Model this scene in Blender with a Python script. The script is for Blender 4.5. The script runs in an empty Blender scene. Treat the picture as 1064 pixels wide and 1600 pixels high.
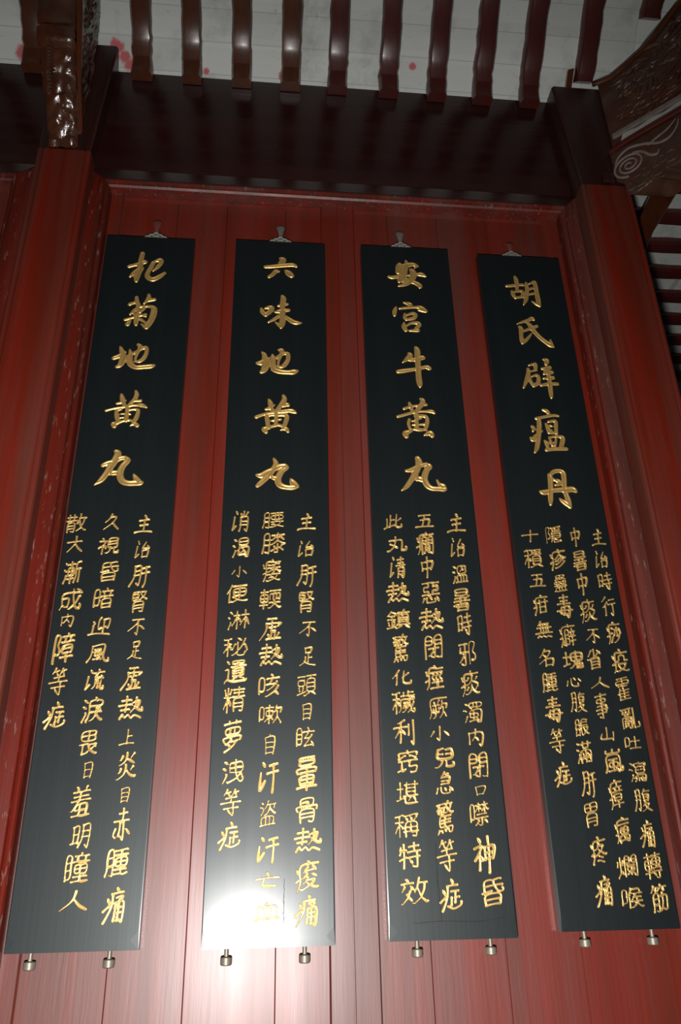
import bpy, bmesh, math, random
import numpy as np
from mathutils import Vector, Matrix, noise

# ------------------------------------------------------------------ camera
scene = bpy.context.scene
col = scene.collection
cam_data = bpy.data.cameras.new('camera')
cam = bpy.data.objects.new('camera', cam_data)
col.objects.link(cam)
cam_data.sensor_fit = 'VERTICAL'
cam_data.sensor_height = 24.0
cam_data.lens = 24.0 * 1215.0 / 1600.0
cam_data.clip_start = 0.02
CAM = Vector((0.0, -2.397, 1.5553))
cam.location = CAM
cam.rotation_euler = (2.01249, 0.01987, -0.09272)
scene.camera = cam

# ------------------------------------------------------------------ world, flash, exposure
world = bpy.data.worlds.new('world')
scene.world = world
world.use_nodes = True
wbg = world.node_tree.nodes['Background']
wbg.inputs['Color'].default_value = (0.75, 0.85, 0.9, 1)
wbg.inputs['Strength'].default_value = 0.012

# the photographer's flash, hand height, a little left of and below the lens
fl = bpy.data.lights.new('camera_flash', 'SPOT')
fl.energy = 520.0
fl.color = (1.0, 0.97, 0.94)
fl.spot_size = math.radians(120)
fl.spot_blend = 1.0
fl.shadow_soft_size = 0.035
flash = bpy.data.objects.new('camera_flash', fl)
flash.location = (-0.06, CAM.y + 0.02, CAM.z - 0.33)
flash.rotation_euler = (math.radians(108), 0, math.radians(-2))
col.objects.link(flash)

scene.view_settings.view_transform = 'Standard'
scene.view_settings.look = 'None'
scene.view_settings.gamma = 1.0
scene.view_settings.use_curve_mapping = False
scene.view_settings.exposure = 0.0
try:
    scene.cycles.max_bounces = 6
except Exception:
    pass

# ------------------------------------------------------------------ materials
def new_mat(name):
    m = bpy.data.materials.new(name)
    m.use_nodes = True
    nt = m.node_tree
    return m, nt, nt.nodes['Principled BSDF']


def nd(nt, kind, **kw):
    n = nt.nodes.new(kind)
    for k, v in kw.items():
        if k in n.inputs:
            n.inputs[k].default_value = v
        else:
            setattr(n, k, v)
    return n


def ramp(nt, fac, stops):
    r = nt.nodes.new('ShaderNodeValToRGB')
    els = r.color_ramp.elements
    while len(els) < len(stops):
        els.new(0.5)
    for e, (p, c) in zip(els, stops):
        e.position = p
        e.color = (*c, 1) if len(c) == 3 else c
    nt.links.new(fac, r.inputs['Fac'])
    return r.outputs['Color']


def coords(nt, scale, kind='Object'):
    tc = nt.nodes.new('ShaderNodeTexCoord')
    mp = nt.nodes.new('ShaderNodeMapping')
    mp.inputs['Scale'].default_value = scale
    nt.links.new(tc.outputs[kind], mp.inputs['Vector'])
    return mp.outputs['Vector']


def tex_noise(nt, vec, scale, detail=6, rough=0.6):
    n = nt.nodes.new('ShaderNodeTexNoise')
    n.inputs['Scale'].default_value = scale
    n.inputs['Detail'].default_value = detail
    n.inputs['Roughness'].default_value = rough
    nt.links.new(vec, n.inputs['Vector'])
    return n.outputs['Fac']


def mixc(nt, fac, a, b, mode='MIX'):
    m = nt.nodes.new('ShaderNodeMix')
    m.data_type = 'RGBA'
    m.blend_type = mode
    for sock, v in ((m.inputs[0], fac), (m.inputs[6], a), (m.inputs[7], b)):
        if isinstance(v, (int, float)):
            sock.default_value = v
        elif isinstance(v, tuple):
            sock.default_value = (*v, 1)
        else:
            nt.links.new(v, sock)
    return m.outputs[2]


def bump(nt, bsdf, height, strength, dist=0.002):
    b = nt.nodes.new('ShaderNodeBump')
    b.inputs['Strength'].default_value = strength
    b.inputs['Distance'].default_value = dist
    nt.links.new(height, b.inputs['Height'])
    nt.links.new(b.outputs['Normal'], bsdf.inputs['Normal'])


def lacquer(name, deep, brown, dusty, dust_amt, rough, streak, coat=0.0, coat_rough=0.15, bump_s=0.25, spec=0.5, edge=0.6, flecks=0.0):
    """Old lacquered timber: colour streaks along the grain, dull dusty patches, fine grain."""
    m, nt, b = new_mat(name)
    v = coords(nt, streak)
    n1 = tex_noise(nt, v, 1.0, 7, 0.62)
    v2 = coords(nt, tuple(s * 0.31 for s in streak))
    n2 = tex_noise(nt, v2, 1.3, 5, 0.6)
    v3 = coords(nt, tuple(s * 6 for s in streak))
    n3 = tex_noise(nt, v3, 1.0, 3, 0.6)
    c1 = mixc(nt, ramp(nt, n1, [(0.35, (0, 0, 0)), (0.68, (1, 1, 1))]), deep, brown)
    dmask = ramp(nt, n2, [(edge - 0.16, (0, 0, 0)), (edge + 0.12, (dust_amt,) * 3)])
    c2 = mixc(nt, dmask, c1, dusty)
    if flecks:      # small worn spots where the paint has gone
        n4 = tex_noise(nt, coords(nt, (70, 70, 14)), 1.0, 5, 0.65)
        c2 = mixc(nt, ramp(nt, n4, [(0.60, (0, 0, 0)), (0.70, (flecks,) * 3)]), c2, (0.22, 0.17, 0.145))
    nt.links.new(c2, b.inputs['Base Color'])
    r = nt.nodes.new('ShaderNodeMapRange')
    nt.links.new(n2, r.inputs['Value'])
    r.inputs['From Min'].default_value = 0.3
    r.inputs['From Max'].default_value = 0.75
    r.inputs['To Min'].default_value = rough - 0.05
    r.inputs['To Max'].default_value = rough + 0.12
    nt.links.new(r.outputs['Result'], b.inputs['Roughness'])
    b.inputs['Specular IOR Level'].default_value = spec
    b.inputs['Coat Weight'].default_value = coat
    b.inputs['Coat Roughness'].default_value = coat_rough
    bump(nt, b, n3, bump_s)
    return m


M = {}
GRAIN_Z = (16, 16, 0.9)
GRAIN_X = (0.9, 16, 16)
M['red'] = lacquer('red_lacquered_timber', (0.150, 0.0085, 0.0020), (0.085, 0.011, 0.004), (0.088, 0.042, 0.030), 0.70, 0.48, GRAIN_Z, spec=0.42, edge=0.535)
M['red_plank'] = lacquer('red_lacquered_planks', (0.148, 0.009, 0.0022), (0.088, 0.012, 0.005), (0.080, 0.036, 0.030), 0.55, 0.45, GRAIN_Z, coat=0.32, coat_rough=0.34, spec=0.46, edge=0.57)
M['red_head'] = lacquer('red_lacquered_rail', (0.115, 0.008, 0.003), (0.055, 0.009, 0.005), (0.12, 0.075, 0.062), 0.40, 0.44, GRAIN_Z, spec=0.4, edge=0.62, flecks=0.6)
M['dark'] = lacquer('dark_brown_lacquered_timber', (0.026, 0.005, 0.004), (0.016, 0.004, 0.004), (0.05, 0.024, 0.02), 0.35, 0.17, GRAIN_X, bump_s=0.22)
M['dark_post'] = lacquer('dark_brown_lacquered_post', (0.030, 0.006, 0.004), (0.018, 0.005, 0.004), (0.08, 0.055, 0.045), 0.5, 0.32, GRAIN_Z)
M['carved'] = lacquer('brown_varnished_carving', (0.080, 0.024, 0.010), (0.036, 0.011, 0.005), (0.10, 0.07, 0.055), 0.55, 0.27, (9, 9, 9), coat=0.5, coat_rough=0.12, bump_s=0.9)
M['amber'] = lacquer('amber_varnished_rafter', (0.105, 0.027, 0.007), (0.05, 0.012, 0.004), (0.09, 0.05, 0.03), 0.3, 0.26, (8, 3, 3), coat=0.4, coat_rough=0.16)
M['maroon'] = lacquer('maroon_varnished_rafter', (0.085, 0.008, 0.006), (0.05, 0.007, 0.005), (0.07, 0.04, 0.03), 0.3, 0.30, (8, 3, 3), coat=0.25, coat_rough=0.2)


def board_mat():
    m, nt, b = new_mat('black_lacquered_board')
    v = coords(nt, (26, 26, 0.7))
    n1 = tex_noise(nt, v, 1.0, 6, 0.6)
    v2 = coords(nt, (120, 120, 2.5))
    n2 = tex_noise(nt, v2, 1.0, 3, 0.6)
    c = mixc(nt, n1, (0.0034, 0.0054, 0.0062), (0.0058, 0.0085, 0.0093))
    nt.links.new(c, b.inputs['Base Color'])
    r = nt.nodes.new('ShaderNodeMapRange')
    nt.links.new(n1, r.inputs['Value'])
    r.inputs['To Min'].default_value = 0.42
    r.inputs['To Max'].default_value = 0.52
    nt.links.new(r.outputs['Result'], b.inputs['Roughness'])
    b.inputs['Specular IOR Level'].default_value = 0.34
    b.inputs['Specular Tint'].default_value = (0.9, 1.0, 1.0, 1)
    b.inputs['Coat Weight'].default_value = 0.45
    b.inputs['Coat Roughness'].default_value = 0.235
    bump(nt, b, n2, 0.12, 0.001)
    return m


def gold_mat():
    m, nt, b = new_mat('gold_leaf')
    v = coords(nt, (40, 40, 40))
    n1 = tex_noise(nt, v, 1.0, 4, 0.6)
    c = mixc(nt, n1, (0.50, 0.29, 0.075), (0.74, 0.50, 0.18))
    nt.links.new(c, b.inputs['Base Color'])
    b.inputs['Metallic'].default_value = 0.65
    b.inputs['Roughness'].default_value = 0.40
    bump(nt, b, n1, 0.15, 0.001)
    return m


def tile_mat():
    m, nt, b = new_mat('whitewashed_ceiling_tiles')
    uv = nt.nodes.new('ShaderNodeTexCoord').outputs['UV']
    br = nt.nodes.new('ShaderNodeTexBrick')
    br.offset = 0.0
    br.inputs['Color1'].default_value = (0.60, 0.63, 0.60, 1)
    br.inputs['Color2'].default_value = (0.52, 0.55, 0.52, 1)
    br.inputs['Mortar'].default_value = (0.40, 0.42, 0.40, 1)
    br.inputs['Scale'].default_value = 1.0
    br.inputs['Mortar Size'].default_value = 0.0022
    br.inputs['Mortar Smooth'].default_value = 0.4
    br.inputs['Brick Width'].default_value = 0.2262
    br.inputs['Row Height'].default_value = 0.13
    nt.links.new(uv, br.inputs['Vector'])
    v = coords(nt, (1, 1, 1))
    n1 = tex_noise(nt, v, 5.0, 8, 0.65)
    n2 = tex_noise(nt, v, 26.0, 6, 0.7)
    c = mixc(nt, ramp(nt, n1, [(0.52, (0, 0, 0)), (0.72, (0.7, 0.7, 0.7))]), br.outputs['Color'], (0.30, 0.305, 0.285))
    c = mixc(nt, ramp(nt, n2, [(0.62, (0, 0, 0)), (0.74, (0.6, 0.6, 0.6))]), c, (0.20, 0.20, 0.185))
    # splashes of red paint near the left beam
    geo = nt.nodes.new('ShaderNodeNewGeometry')
    total = None
    for p, rad in RED_SPOTS:
        d = nt.nodes.new('ShaderNodeVectorMath')
        d.operation = 'DISTANCE'
        nt.links.new(geo.outputs['Position'], d.inputs[0])
        d.inputs[1].default_value = p
        ad = nt.nodes.new('ShaderNodeMath')
        ad.operation = 'MULTIPLY_ADD'
        nt.links.new(n2, ad.inputs[0])
        ad.inputs[1].default_value = rad * 1.6
        nt.links.new(d.outputs['Value'], ad.inputs[2])
        mr = nt.nodes.new('ShaderNodeMapRange')
        nt.links.new(ad.outputs[0], mr.inputs['Value'])
        mr.inputs['From Min'].default_value = rad * 1.45
        mr.inputs['From Max'].default_value = rad * 1.9
        mr.inputs['To Min'].default_value = 0.85
        mr.inputs['To Max'].default_value = 0.0
        if total is None:
            total = mr.outputs['Result']
        else:
            mx = nt.nodes.new('ShaderNodeMath')
            mx.operation = 'MAXIMUM'
            nt.links.new(total, mx.inputs[0])
            nt.links.new(mr.outputs['Result'], mx.inputs[1])
            total = mx.outputs[0]
    c = mixc(nt, total, c, (0.50, 0.05, 0.06))
    nt.links.new(c, b.inputs['Base Color'])
    b.inputs['Roughness'].default_value = 0.85
    bump(nt, b, n2, 0.3, 0.003)
    return m


def plain(name, colr, rough, metal=0.0, nscale=60.0, var=0.35):
    m, nt, b = new_mat(name)
    v = coords(nt, (1, 1, 1))
    n1 = tex_noise(nt, v, nscale, 5, 0.65)
    c = mixc(nt, n1, tuple(x * (1 - var) for x in colr), tuple(x * (1 + var) for x in colr))
    nt.links.new(c, b.inputs['Base Color'])
    b.inputs['Roughness'].default_value = rough
    b.inputs['Metallic'].default_value = metal
    bump(nt, b, n1, 0.2, 0.002)
    return m


RED_SPOTS = [((-0.72, -0.06, 4.95), 0.035), ((-0.665, -0.01, 4.90), 0.03), ((-1.13, -0.03, 4.91), 0.035),
             ((-0.325, -0.02, 4.888), 0.016), ((0.62, -0.07, 4.955), 0.018), ((0.02, -0.02, 4.89), 0.02),
             ((-0.69, -0.035, 4.92), 0.03)]
M['board'] = board_mat()
M['gold'] = gold_mat()
M['tile'] = tile_mat()
M['iron'] = plain('weathered_grey_iron', (0.17, 0.16, 0.14), 0.55, 0.35)
M['iron_red'] = plain('red_painted_iron', (0.13, 0.035, 0.028), 0.5, 0.0)
M['peg'] = plain('tarnished_brass', (0.20, 0.18, 0.14), 0.48, 0.4)
M['dust'] = plain('grey_dust_film', (0.17, 0.14, 0.125), 0.9, 0.0, 40.0, 0.5)
M['pale'] = plain('flaked_white_primer', (0.34, 0.34, 0.31), 0.8, 0.0, 30.0, 0.3)
M['crack'] = plain('black_crack', (0.004, 0.004, 0.004), 0.9)
M['paving'] = plain('grey_stone_paving', (0.16, 0.16, 0.15), 0.8, 0.0, 6.0)

# ------------------------------------------------------------------ builders
class MB:
    """Collects closed shapes and links them as ONE mesh object."""
    def __init__(self):
        self.v = []
        self.f = []
        self.uv = {}

    def add(self, verts, faces):
        o = len(self.v)
        self.v += [tuple(p) for p in verts]
        self.f += [tuple(i + o for i in f) for f in faces]
        return o

    def box(self, x0, x1, y0, y1, z0, z1):
        self.add([(x0, y0, z0), (x1, y0, z0), (x1, y1, z0), (x0, y1, z0), (x0, y0, z1), (x1, y0, z1), (x1, y1, z1), (x0, y1, z1)],
                 [(3, 2, 1, 0), (4, 5, 6, 7), (0, 1, 5, 4), (1, 2, 6, 5), (2, 3, 7, 6), (3, 0, 4, 7)])

    def loft(self, rings, closed=True, cap=True):
        n = len(rings[0])
        verts = [p for r in rings for p in r]
        faces = []
        for i in range(len(rings) - 1):
            for j in range(n if closed else n - 1):
                k = (j + 1) % n
                faces.append((i * n + j, i * n + k, (i + 1) * n + k, (i + 1) * n + j))
        if cap:
            faces.append(tuple(reversed(range(n))))
            faces.append(tuple(range((len(rings) - 1) * n, len(rings) * n)))
        self.add(verts, faces)

    def prism(self, poly, place0, place1):
        """poly: outline in 2D, placed by two functions at its two ends."""
        self.loft([[place0(*p) for p in poly], [place1(*p) for p in poly]])

    def tube(self, pts, radii, sides=8, flat=1.0, nrm=None):
        pts = [Vector(p) for p in pts]
        if not isinstance(radii, (list, tuple)):
            radii = [radii] * len(pts)
        rings = []
        up = Vector(nrm) if nrm else Vector((0.13, -0.9, 0.41))
        for i, p in enumerate(pts):
            t = (pts[min(i + 1, len(pts) - 1)] - pts[max(i - 1, 0)]).normalized()
            a = t.cross(up)
            if a.length < 1e-4:
                a = t.cross(Vector((0, 0, 1)))
            a.normalize()
            bb = a.cross(t).normalized()
            rings.append([p + (a * math.cos(q) + bb * math.sin(q) * flat) * radii[i]
                          for q in [2 * math.pi * k / sides for k in range(sides)]])
        self.loft(rings)

    def build(self, name, mat, parent=None, smooth=False, bevel=0.0, origin=None):
        me = bpy.data.meshes.new(name)
        vs = self.v
        if origin is not None:
            vs = [(p[0] - origin[0], p[1] - origin[1], p[2] - origin[2]) for p in vs]
        me.from_pydata(vs, [], self.f)
        me.update()
        bm = bmesh.new()
        bm.from_mesh(me)
        bmesh.ops.recalc_face_normals(bm, faces=bm.faces)
        bm.to_mesh(me)
        bm.free()
        me.materials.append(M[mat])
        o = bpy.data.objects.new(name, me)
        col.objects.link(o)
        if origin is not None and parent is None:
            o.location = origin
        if parent is not None:
            o.parent = parent
        if smooth:
            me.polygons.foreach_set('use_smooth', [True] * len(me.polygons))
            try:
                me.set_sharp_from_angle(angle=math.radians(40))
            except Exception:
                pass
        if bevel:
            md = o.modifiers.new('bevel', 'BEVEL')
            md.width = bevel
            md.segments = 2
            md.limit_method = 'ANGLE'
            md.angle_limit = math.radians(35)
        return o


def tag(o, label, cat, group=None):
    o['label'] = label
    o['category'] = cat
    if group:
        o['group'] = group
    return o


def thing(name, label, cat, loc, group=None):
    o = bpy.data.objects.new(name, None)
    o.empty_display_size = 0.05
    o.location = loc
    col.objects.link(o)
    return tag(o, label, cat, group)


def struct(name, mb, mat, **kw):
    o = mb.build(name, mat, **kw)
    o['kind'] = 'structure'
    return o

# ------------------------------------------------------------------ writing (strokes; x, z, w, h in millimetres on the wall)
GLYPHS = {
'丸': [[33,80,33,60], [33,60,60,59,60,6,62,1,72,0,78,2,80,15,77,20], [12,41,28,32], [28,29,42,19], [8,60,32,60,32,48,28,29,23,18,10,3,6,0,0,0]],
'亂': [[15,21,30,21,25,10,15,13], [16,30,30,31], [20,41,20,37,16,30], [25,10,30,8], [15,52,26,49,29,42,43,41,43,5,41,1,36,0], [0,77,3,75,43,80], [56,78,57,4,60,1,76,1,79,5,80,10,78,20], [39,71,36,65], [22,70,25,66], [39,59,36,58,26,49], [28,35,34,28], [25,10,13,3], [7,59,35,58], [8,68,11,65], [28,42,4,41,4,0]],
'事': [[2,73,78,73], [8,15,69,15], [8,39,69,39,69,15], [0,27,80,27], [40,62,67,62,68,52,13,51,13,62,40,62], [40,80,39,4,36,0,26,0,21,2]],
'便': [[9,54,3,50,0,41], [50,30,49,22,42,10], [18,2,25,0,35,5,39,10], [28,46,71,46], [25,76,75,76], [18,80,11,64,9,54,10,0], [50,76,50,32,71,31,71,62,28,61,28,32,50,30], [23,23,27,22,39,10,51,5,69,1,80,3]],
'兒': [[14,56,34,56], [50,36,50,9,52,1,75,0,80,6,80,13,78,17], [50,56,70,56], [32,36,30,23,25,12,15,3,7,0,0,1], [39,79,33,80,16,74,14,72,14,37,71,37,71,74,49,74]],
'厥': [[64,24,62,22,56,10,47,1], [30,54,30,25,43,24], [43,43,43,24], [21,70,25,62], [57,56,79,55,77,38], [30,24,27,9,21,2,16,0], [80,80,7,80,6,29,3,11,0,1], [45,72,41,70,36,55], [18,43,18,25,30,24], [64,44,64,25,68,22,77,4], [59,70,57,56,51,39], [17,54,46,54]],
'吐': [[32,50,77,50], [25,0,80,0], [0,20,20,21,20,72,0,73,0,13], [54,80,54,0]],
'咳': [[48,80,54,77,58,66,80,66], [51,66,49,60,40,48,39,43], [61,16,78,1], [70,51,64,44,59,42,58,38,52,33,40,25,30,21], [30,66,56,67], [0,21,19,22,19,67,0,67,0,12], [30,43,59,43], [76,34,60,15,30,0,24,0]],
'喉': [[35,80,36,76,30,62,28,53,17,46,16,48,16,72,0,72,0,24,16,24,17,46], [77,25,60,25,58,21,68,6,76,1,80,2], [68,58,77,58], [58,21,50,8,40,1,37,1], [58,42,58,24], [47,75,68,75,68,59,40,58], [0,23,0,15], [28,53,29,0], [39,25,58,24], [46,43,75,42], [52,53,48,51,47,43,38,33]],
'嗽': [[36,36,36,31,42,29,49,19], [36,57,24,57,24,38,36,36], [66,28,51,3], [63,79,61,65,80,65,77,47], [36,30,36,2], [36,30,31,27,18,11], [61,65,55,51], [66,52,66,28,69,26,72,17,80,4,80,0], [49,51,55,51], [23,70,50,70], [0,26,14,26,14,71,0,71,0,17], [36,80,36,58,48,57,49,51,48,37,37,37,36,57]],
'噤': [[31,39,71,39], [37,64,32,62,23,49], [26,71,37,70], [80,52,77,52,77,49], [62,16,66,15,74,6], [76,71,67,71,65,68,77,52], [37,70,37,64], [36,17,22,4,19,4], [64,68,64,65,64,68], [55,71,63,71,64,68], [50,25,50,2,41,0,37,2], [37,80,37,71,45,71], [46,57,42,62,37,63,37,47], [64,68,50,48], [64,80,64,48], [1,26,15,26,15,71,0,72,0,17], [25,26,76,26]],
'堪': [[32,28,33,0,77,0], [39,43,68,43], [39,56,68,56], [51,20,44,8], [61,22,64,21,71,9], [0,12,3,11,21,18,25,23], [26,28,38,28], [2,56,21,56], [38,80,38,29,80,28], [69,80,69,28], [12,79,12,16], [29,70,79,70]],
'塊': [[53,54,75,54], [75,24,79,13], [0,14,24,22], [33,54,52,54,52,36], [68,31,63,14,77,15], [52,32,48,29,41,13,32,4,28,1,25,1], [11,79,11,19], [52,36,50,37,33,38,33,70,76,70,76,38,55,37,52,33,55,30,55,4,57,0,77,0,80,5], [1,57,21,57], [53,80,52,72,54,70,53,54]],
'夢': [[6,0,26,4,44,10,54,16,61,24], [1,27,1,36,79,36,79,27], [21,17,26,15,33,8], [51,61,51,47], [9,21,13,19,30,26,33,31,37,32], [23,80,23,74], [57,80,57,74], [0,74,80,74], [31,26,61,24,66,26], [30,61,31,46,71,46,72,61,10,61,10,46,30,47]],
'嵐': [[0,2,7,19,10,57,66,57,69,8,74,1,78,1,80,9,78,17], [38,19,38,4], [7,77,8,68,38,68], [38,80,39,68,69,68,70,77], [19,46,21,45,55,47], [16,3,56,5], [50,13,54,11,56,6,62,0], [38,45,38,20,56,20,55,34,21,34,21,19,38,19]],
'惡': [[28,80,28,65,8,65,8,48,28,47,28,33], [70,22,79,5], [8,19,1,4], [51,80,79,80], [38,32,37,25,46,14], [21,20,21,3,27,0,59,1,62,7,60,14], [1,80,50,80,52,65,71,65,72,48,51,47,51,33], [0,32,80,32]],
'成': [[72,49,62,27,56,23], [72,49,77,51], [56,16,37,2,32,2], [8,44,32,44,30,15,26,12,18,12,13,16], [60,80,73,72,73,65], [80,64,8,64,6,21,0,0], [47,80,49,51,54,25,56,23,56,16,65,3,74,0,77,2,80,9,80,15,78,18]],
'效': [[47,47,42,41,42,34], [21,24,31,11], [60,18,74,2,80,2], [10,56,2,41], [13,80,16,79,20,73,19,66], [27,57,35,45], [16,32,21,28], [71,62,69,42,62,25,60,23,60,18,42,2,39,0,34,1], [2,66,37,66], [52,63,77,62], [54,80,47,47,50,45,57,25,60,23], [27,41,21,28,21,24,9,9,3,3,0,3]],
'散': [[61,18,42,2], [49,51,52,48,57,28,61,26], [72,61,69,40,64,28,61,25,61,19,74,4,80,3], [7,27,33,27], [7,15,33,15], [11,78,11,52], [53,80,54,77,49,52,44,46,43,38], [0,51,39,51,44,47], [7,0,7,39,33,38,33,2,25,0,21,2], [51,62,78,61], [29,78,29,52], [2,68,38,68]],
'昏': [[11,15,66,15], [42,77,65,80,72,79], [11,0,66,0], [48,59,53,49,60,42,68,38,75,38,79,40,80,45,78,49], [0,40,6,39,8,41,35,44], [11,0,11,30,66,30,66,0], [8,41,9,75,41,77,44,60], [9,59,79,59]],
'暈': [[11,71,68,71], [12,43,68,43], [0,7,80,7], [11,71,12,62,69,63,69,79,67,80,12,80,11,71], [12,25,68,25], [2,44,3,53,76,53,77,44], [40,16,14,16,12,18,12,33,67,34,68,18,66,16,40,16], [40,52,40,0]],
'暑': [[21,12,70,12], [21,0,70,0], [14,69,69,69], [4,34,35,34,37,32,56,36,58,34,80,34], [78,52,75,52,62,43,56,36], [10,47,59,47,62,43], [14,69,14,80,69,79,68,58,15,58,14,69], [32,25,34,23,70,22,70,0], [0,21,6,19,20,22,21,0], [36,47,35,29,32,25,20,22]],
'暗': [[70,61,66,47], [53,80,56,69], [37,0,73,0], [37,16,73,16], [0,44,19,44], [33,69,77,69], [41,62,43,54,42,47], [0,15,20,15,20,73,0,73,0,7], [30,47,80,47], [37,0,37,33,73,33,73,0]],
'洩': [[49,80,49,69], [5,78,17,71], [0,53,11,47], [15,31,16,27,3,3,3,0], [28,52,50,53], [49,69,27,68,28,36], [21,3,26,1,55,12,59,17,70,26,75,28], [50,53,50,69,74,69,74,36,28,36], [74,52,51,52,51,37,56,18,65,3,71,0,77,2,80,9,78,16]],
'淋': [[65,45,71,41,80,15], [33,46,28,41,22,25,17,17,17,12], [0,52,6,47], [5,77,14,69], [65,45,59,42,46,14], [33,46,35,47,41,44,46,38,46,32], [34,80,34,59,44,59], [9,30,9,25,2,3,3,0], [21,59,34,59], [34,59,34,0], [65,80,65,0], [53,59,79,59]],
'淚': [[13,32,13,27,2,5,2,2], [66,46,70,40], [0,53,11,47], [4,77,15,69], [46,80,49,79,52,71], [54,31,64,13,74,4,80,4], [55,45,54,29,48,16,39,6,30,3], [29,53,73,53,72,70,28,70,27,33,23,13,18,4,19,0], [36,33,53,33,54,31,56,33,75,33]],
'渴': [[55,27,67,20], [56,32,55,27], [6,80,18,73], [35,65,75,65], [15,30,4,5], [28,30,33,25,34,11,68,11], [0,54,12,48], [37,40,80,39,77,3,74,0,67,0], [55,27,44,19], [37,40,27,30], [37,52,75,53,74,79,35,79,34,53,37,52,37,40]],
'溫': [[0,53,12,48], [6,80,15,74,17,71], [50,63,58,57], [44,31,44,1], [58,31,58,1], [14,29,15,26,4,0], [70,66,70,45,31,45,32,77,70,77,70,66], [20,1,80,1], [28,1,28,31,73,31,73,1], [54,72,51,69,50,63,41,53]],
'滿': [[0,53,10,47], [39,25,31,13,25,13], [61,36,72,13], [4,78,14,72], [65,26,57,13], [14,33,14,28,3,5,3,1], [25,0,25,44,77,44,77,3,74,0,65,2], [36,35,44,14], [51,57,51,1], [37,80,37,58,51,57,65,58,65,80], [23,72,80,72]],
'漸': [[11,29,2,2], [73,50,73,0], [0,52,8,46], [3,78,11,72], [78,77,58,71,58,29,54,10,51,4,52,0], [59,51,80,51], [21,71,48,71], [21,44,45,44], [33,29,46,30,45,57,21,57,21,30,33,29], [34,80,33,0], [19,16,48,16]],
'濁': [[15,27,5,4], [26,41,31,36], [35,50,80,49,77,5,74,0,64,0], [0,53,3,54,12,49], [61,78,61,63], [61,15,62,11,66,8], [7,80,17,74], [45,78,45,63], [47,36,63,36,64,23,32,22,32,36,47,36], [38,62,28,63,29,79,78,79,78,63,39,62,35,51,26,41], [27,7,62,10], [47,42,47,9]],
'瀉': [[29,20,33,13,29,4,25,2], [50,80,54,72,79,72,80,63,74,59], [27,63,27,72,52,73], [7,78,16,73,18,70], [63,18,69,11], [16,30,17,27,5,4], [38,26,79,24,76,2,72,0,60,2], [33,48,47,48], [59,48,74,48], [54,15,58,6], [46,16,44,13,45,4], [0,52,3,53,13,47], [49,62,35,58,33,56,33,36,74,36,74,58,59,59], [41,35,37,25,34,24,25,16,20,16]],
'炎': [[36,63,70,45], [38,29,55,8,73,0,80,2], [20,73,12,62,8,61], [69,75,66,74,56,62], [68,34,64,32,58,23], [18,33,13,23,7,19], [38,42,38,29,36,26,32,16,25,9,7,0,0,1], [39,80,37,64,32,56,20,47,7,43]],
'爛': [[64,31,62,27], [34,67,50,67], [2,63,0,44], [25,66,25,63,21,48], [12,27,17,25,23,13], [57,20,57,18,57,20], [63,67,80,67], [13,80,12,27,7,12,2,5,2,0], [42,44,71,44], [34,55,51,56,51,77,33,77,33,2], [80,55,62,56,62,77,80,77,80,5,77,2,72,3], [57,44,57,6], [43,10,58,23,69,23,69,36,44,36,44,23,55,23,58,17,70,11]],
'特': [[41,23,49,13], [4,60,0,46], [38,70,75,70], [68,51,68,2,62,0,57,0,53,2], [1,27,26,34], [33,51,80,51], [57,80,57,52], [35,33,79,33], [4,73,4,60,25,60], [16,80,16,0]],
'畏': [[14,1,36,5,39,9], [52,14,68,25,74,25], [39,34,75,35], [14,34,14,1], [10,65,65,65], [0,35,38,35,44,21,54,10,72,0,80,1], [65,65,65,49,10,50,10,80,65,80,65,65], [37,80,37,50]],
'疫': [[0,61,8,50,14,49], [41,80,46,78,49,68,79,68], [52,9,55,6,72,2,80,4], [22,38,26,37,34,43,36,56,61,56,63,41,66,39,76,39], [31,29,67,29,68,28,64,20,52,9,46,9,34,21,31,29], [20,3,23,2,32,3,45,9], [0,27,13,32], [48,69,15,68,13,25,10,11,4,3,5,0]],
'疳': [[45,80,47,79,49,70], [35,29,68,29], [35,7,68,7], [0,30,9,35,14,35,13,22,4,5,4,0], [1,63,7,52], [14,36,16,69,80,69], [35,59,35,7], [68,59,68,7], [25,49,80,49]],
'疹': [[48,61,69,46,75,43,80,44], [2,62,7,51], [27,21,32,20,38,22,48,27,59,35,63,36], [0,27,2,30,6,32,14,34,13,23,5,5,5,0], [24,5,31,4,52,11,73,27], [28,34,35,34,51,45,55,45], [77,71,15,71,14,35], [44,80,48,70,48,62,28,46,23,44,15,44]],
'疼': [[76,24,80,26], [0,61,3,59,7,50], [52,36,66,27,76,24], [20,25,24,24,33,27,48,36], [32,9,40,9,61,2], [40,80,45,78,48,68,77,68], [41,55,64,54,64,49,61,46,52,36,48,36,36,50], [2,27,10,32,15,32,13,19,5,3,6,0], [47,68,15,67,15,33], [43,22,58,17], [42,61,41,55,37,53,36,50,26,43,22,43]],
'痙': [[2,62,6,51], [52,22,77,23], [27,57,77,57], [55,50,47,40,54,31,57,30], [28,23,52,23,52,4], [0,29,13,33], [41,80,45,78,48,70,79,70], [75,50,72,49,66,40,76,30], [37,50,29,40,38,30], [47,71,15,70,13,26,9,12,4,4,4,0], [23,4,80,4]],
'痠': [[57,44,74,36], [40,80,43,79,46,72], [57,63,61,63,66,59,68,55,72,54], [40,29,64,28,63,23,53,13], [42,64,32,57,31,53,26,51,22,53], [17,5,22,3,30,5,44,10,47,13], [41,45,27,36,22,35], [0,29,13,34], [1,62,7,50], [31,53,67,55], [36,25,47,13,53,13,59,8,72,4,80,5], [42,35,41,30,36,28,35,25,23,19], [79,71,15,71,13,28,8,13,3,5,3,0]],
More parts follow.
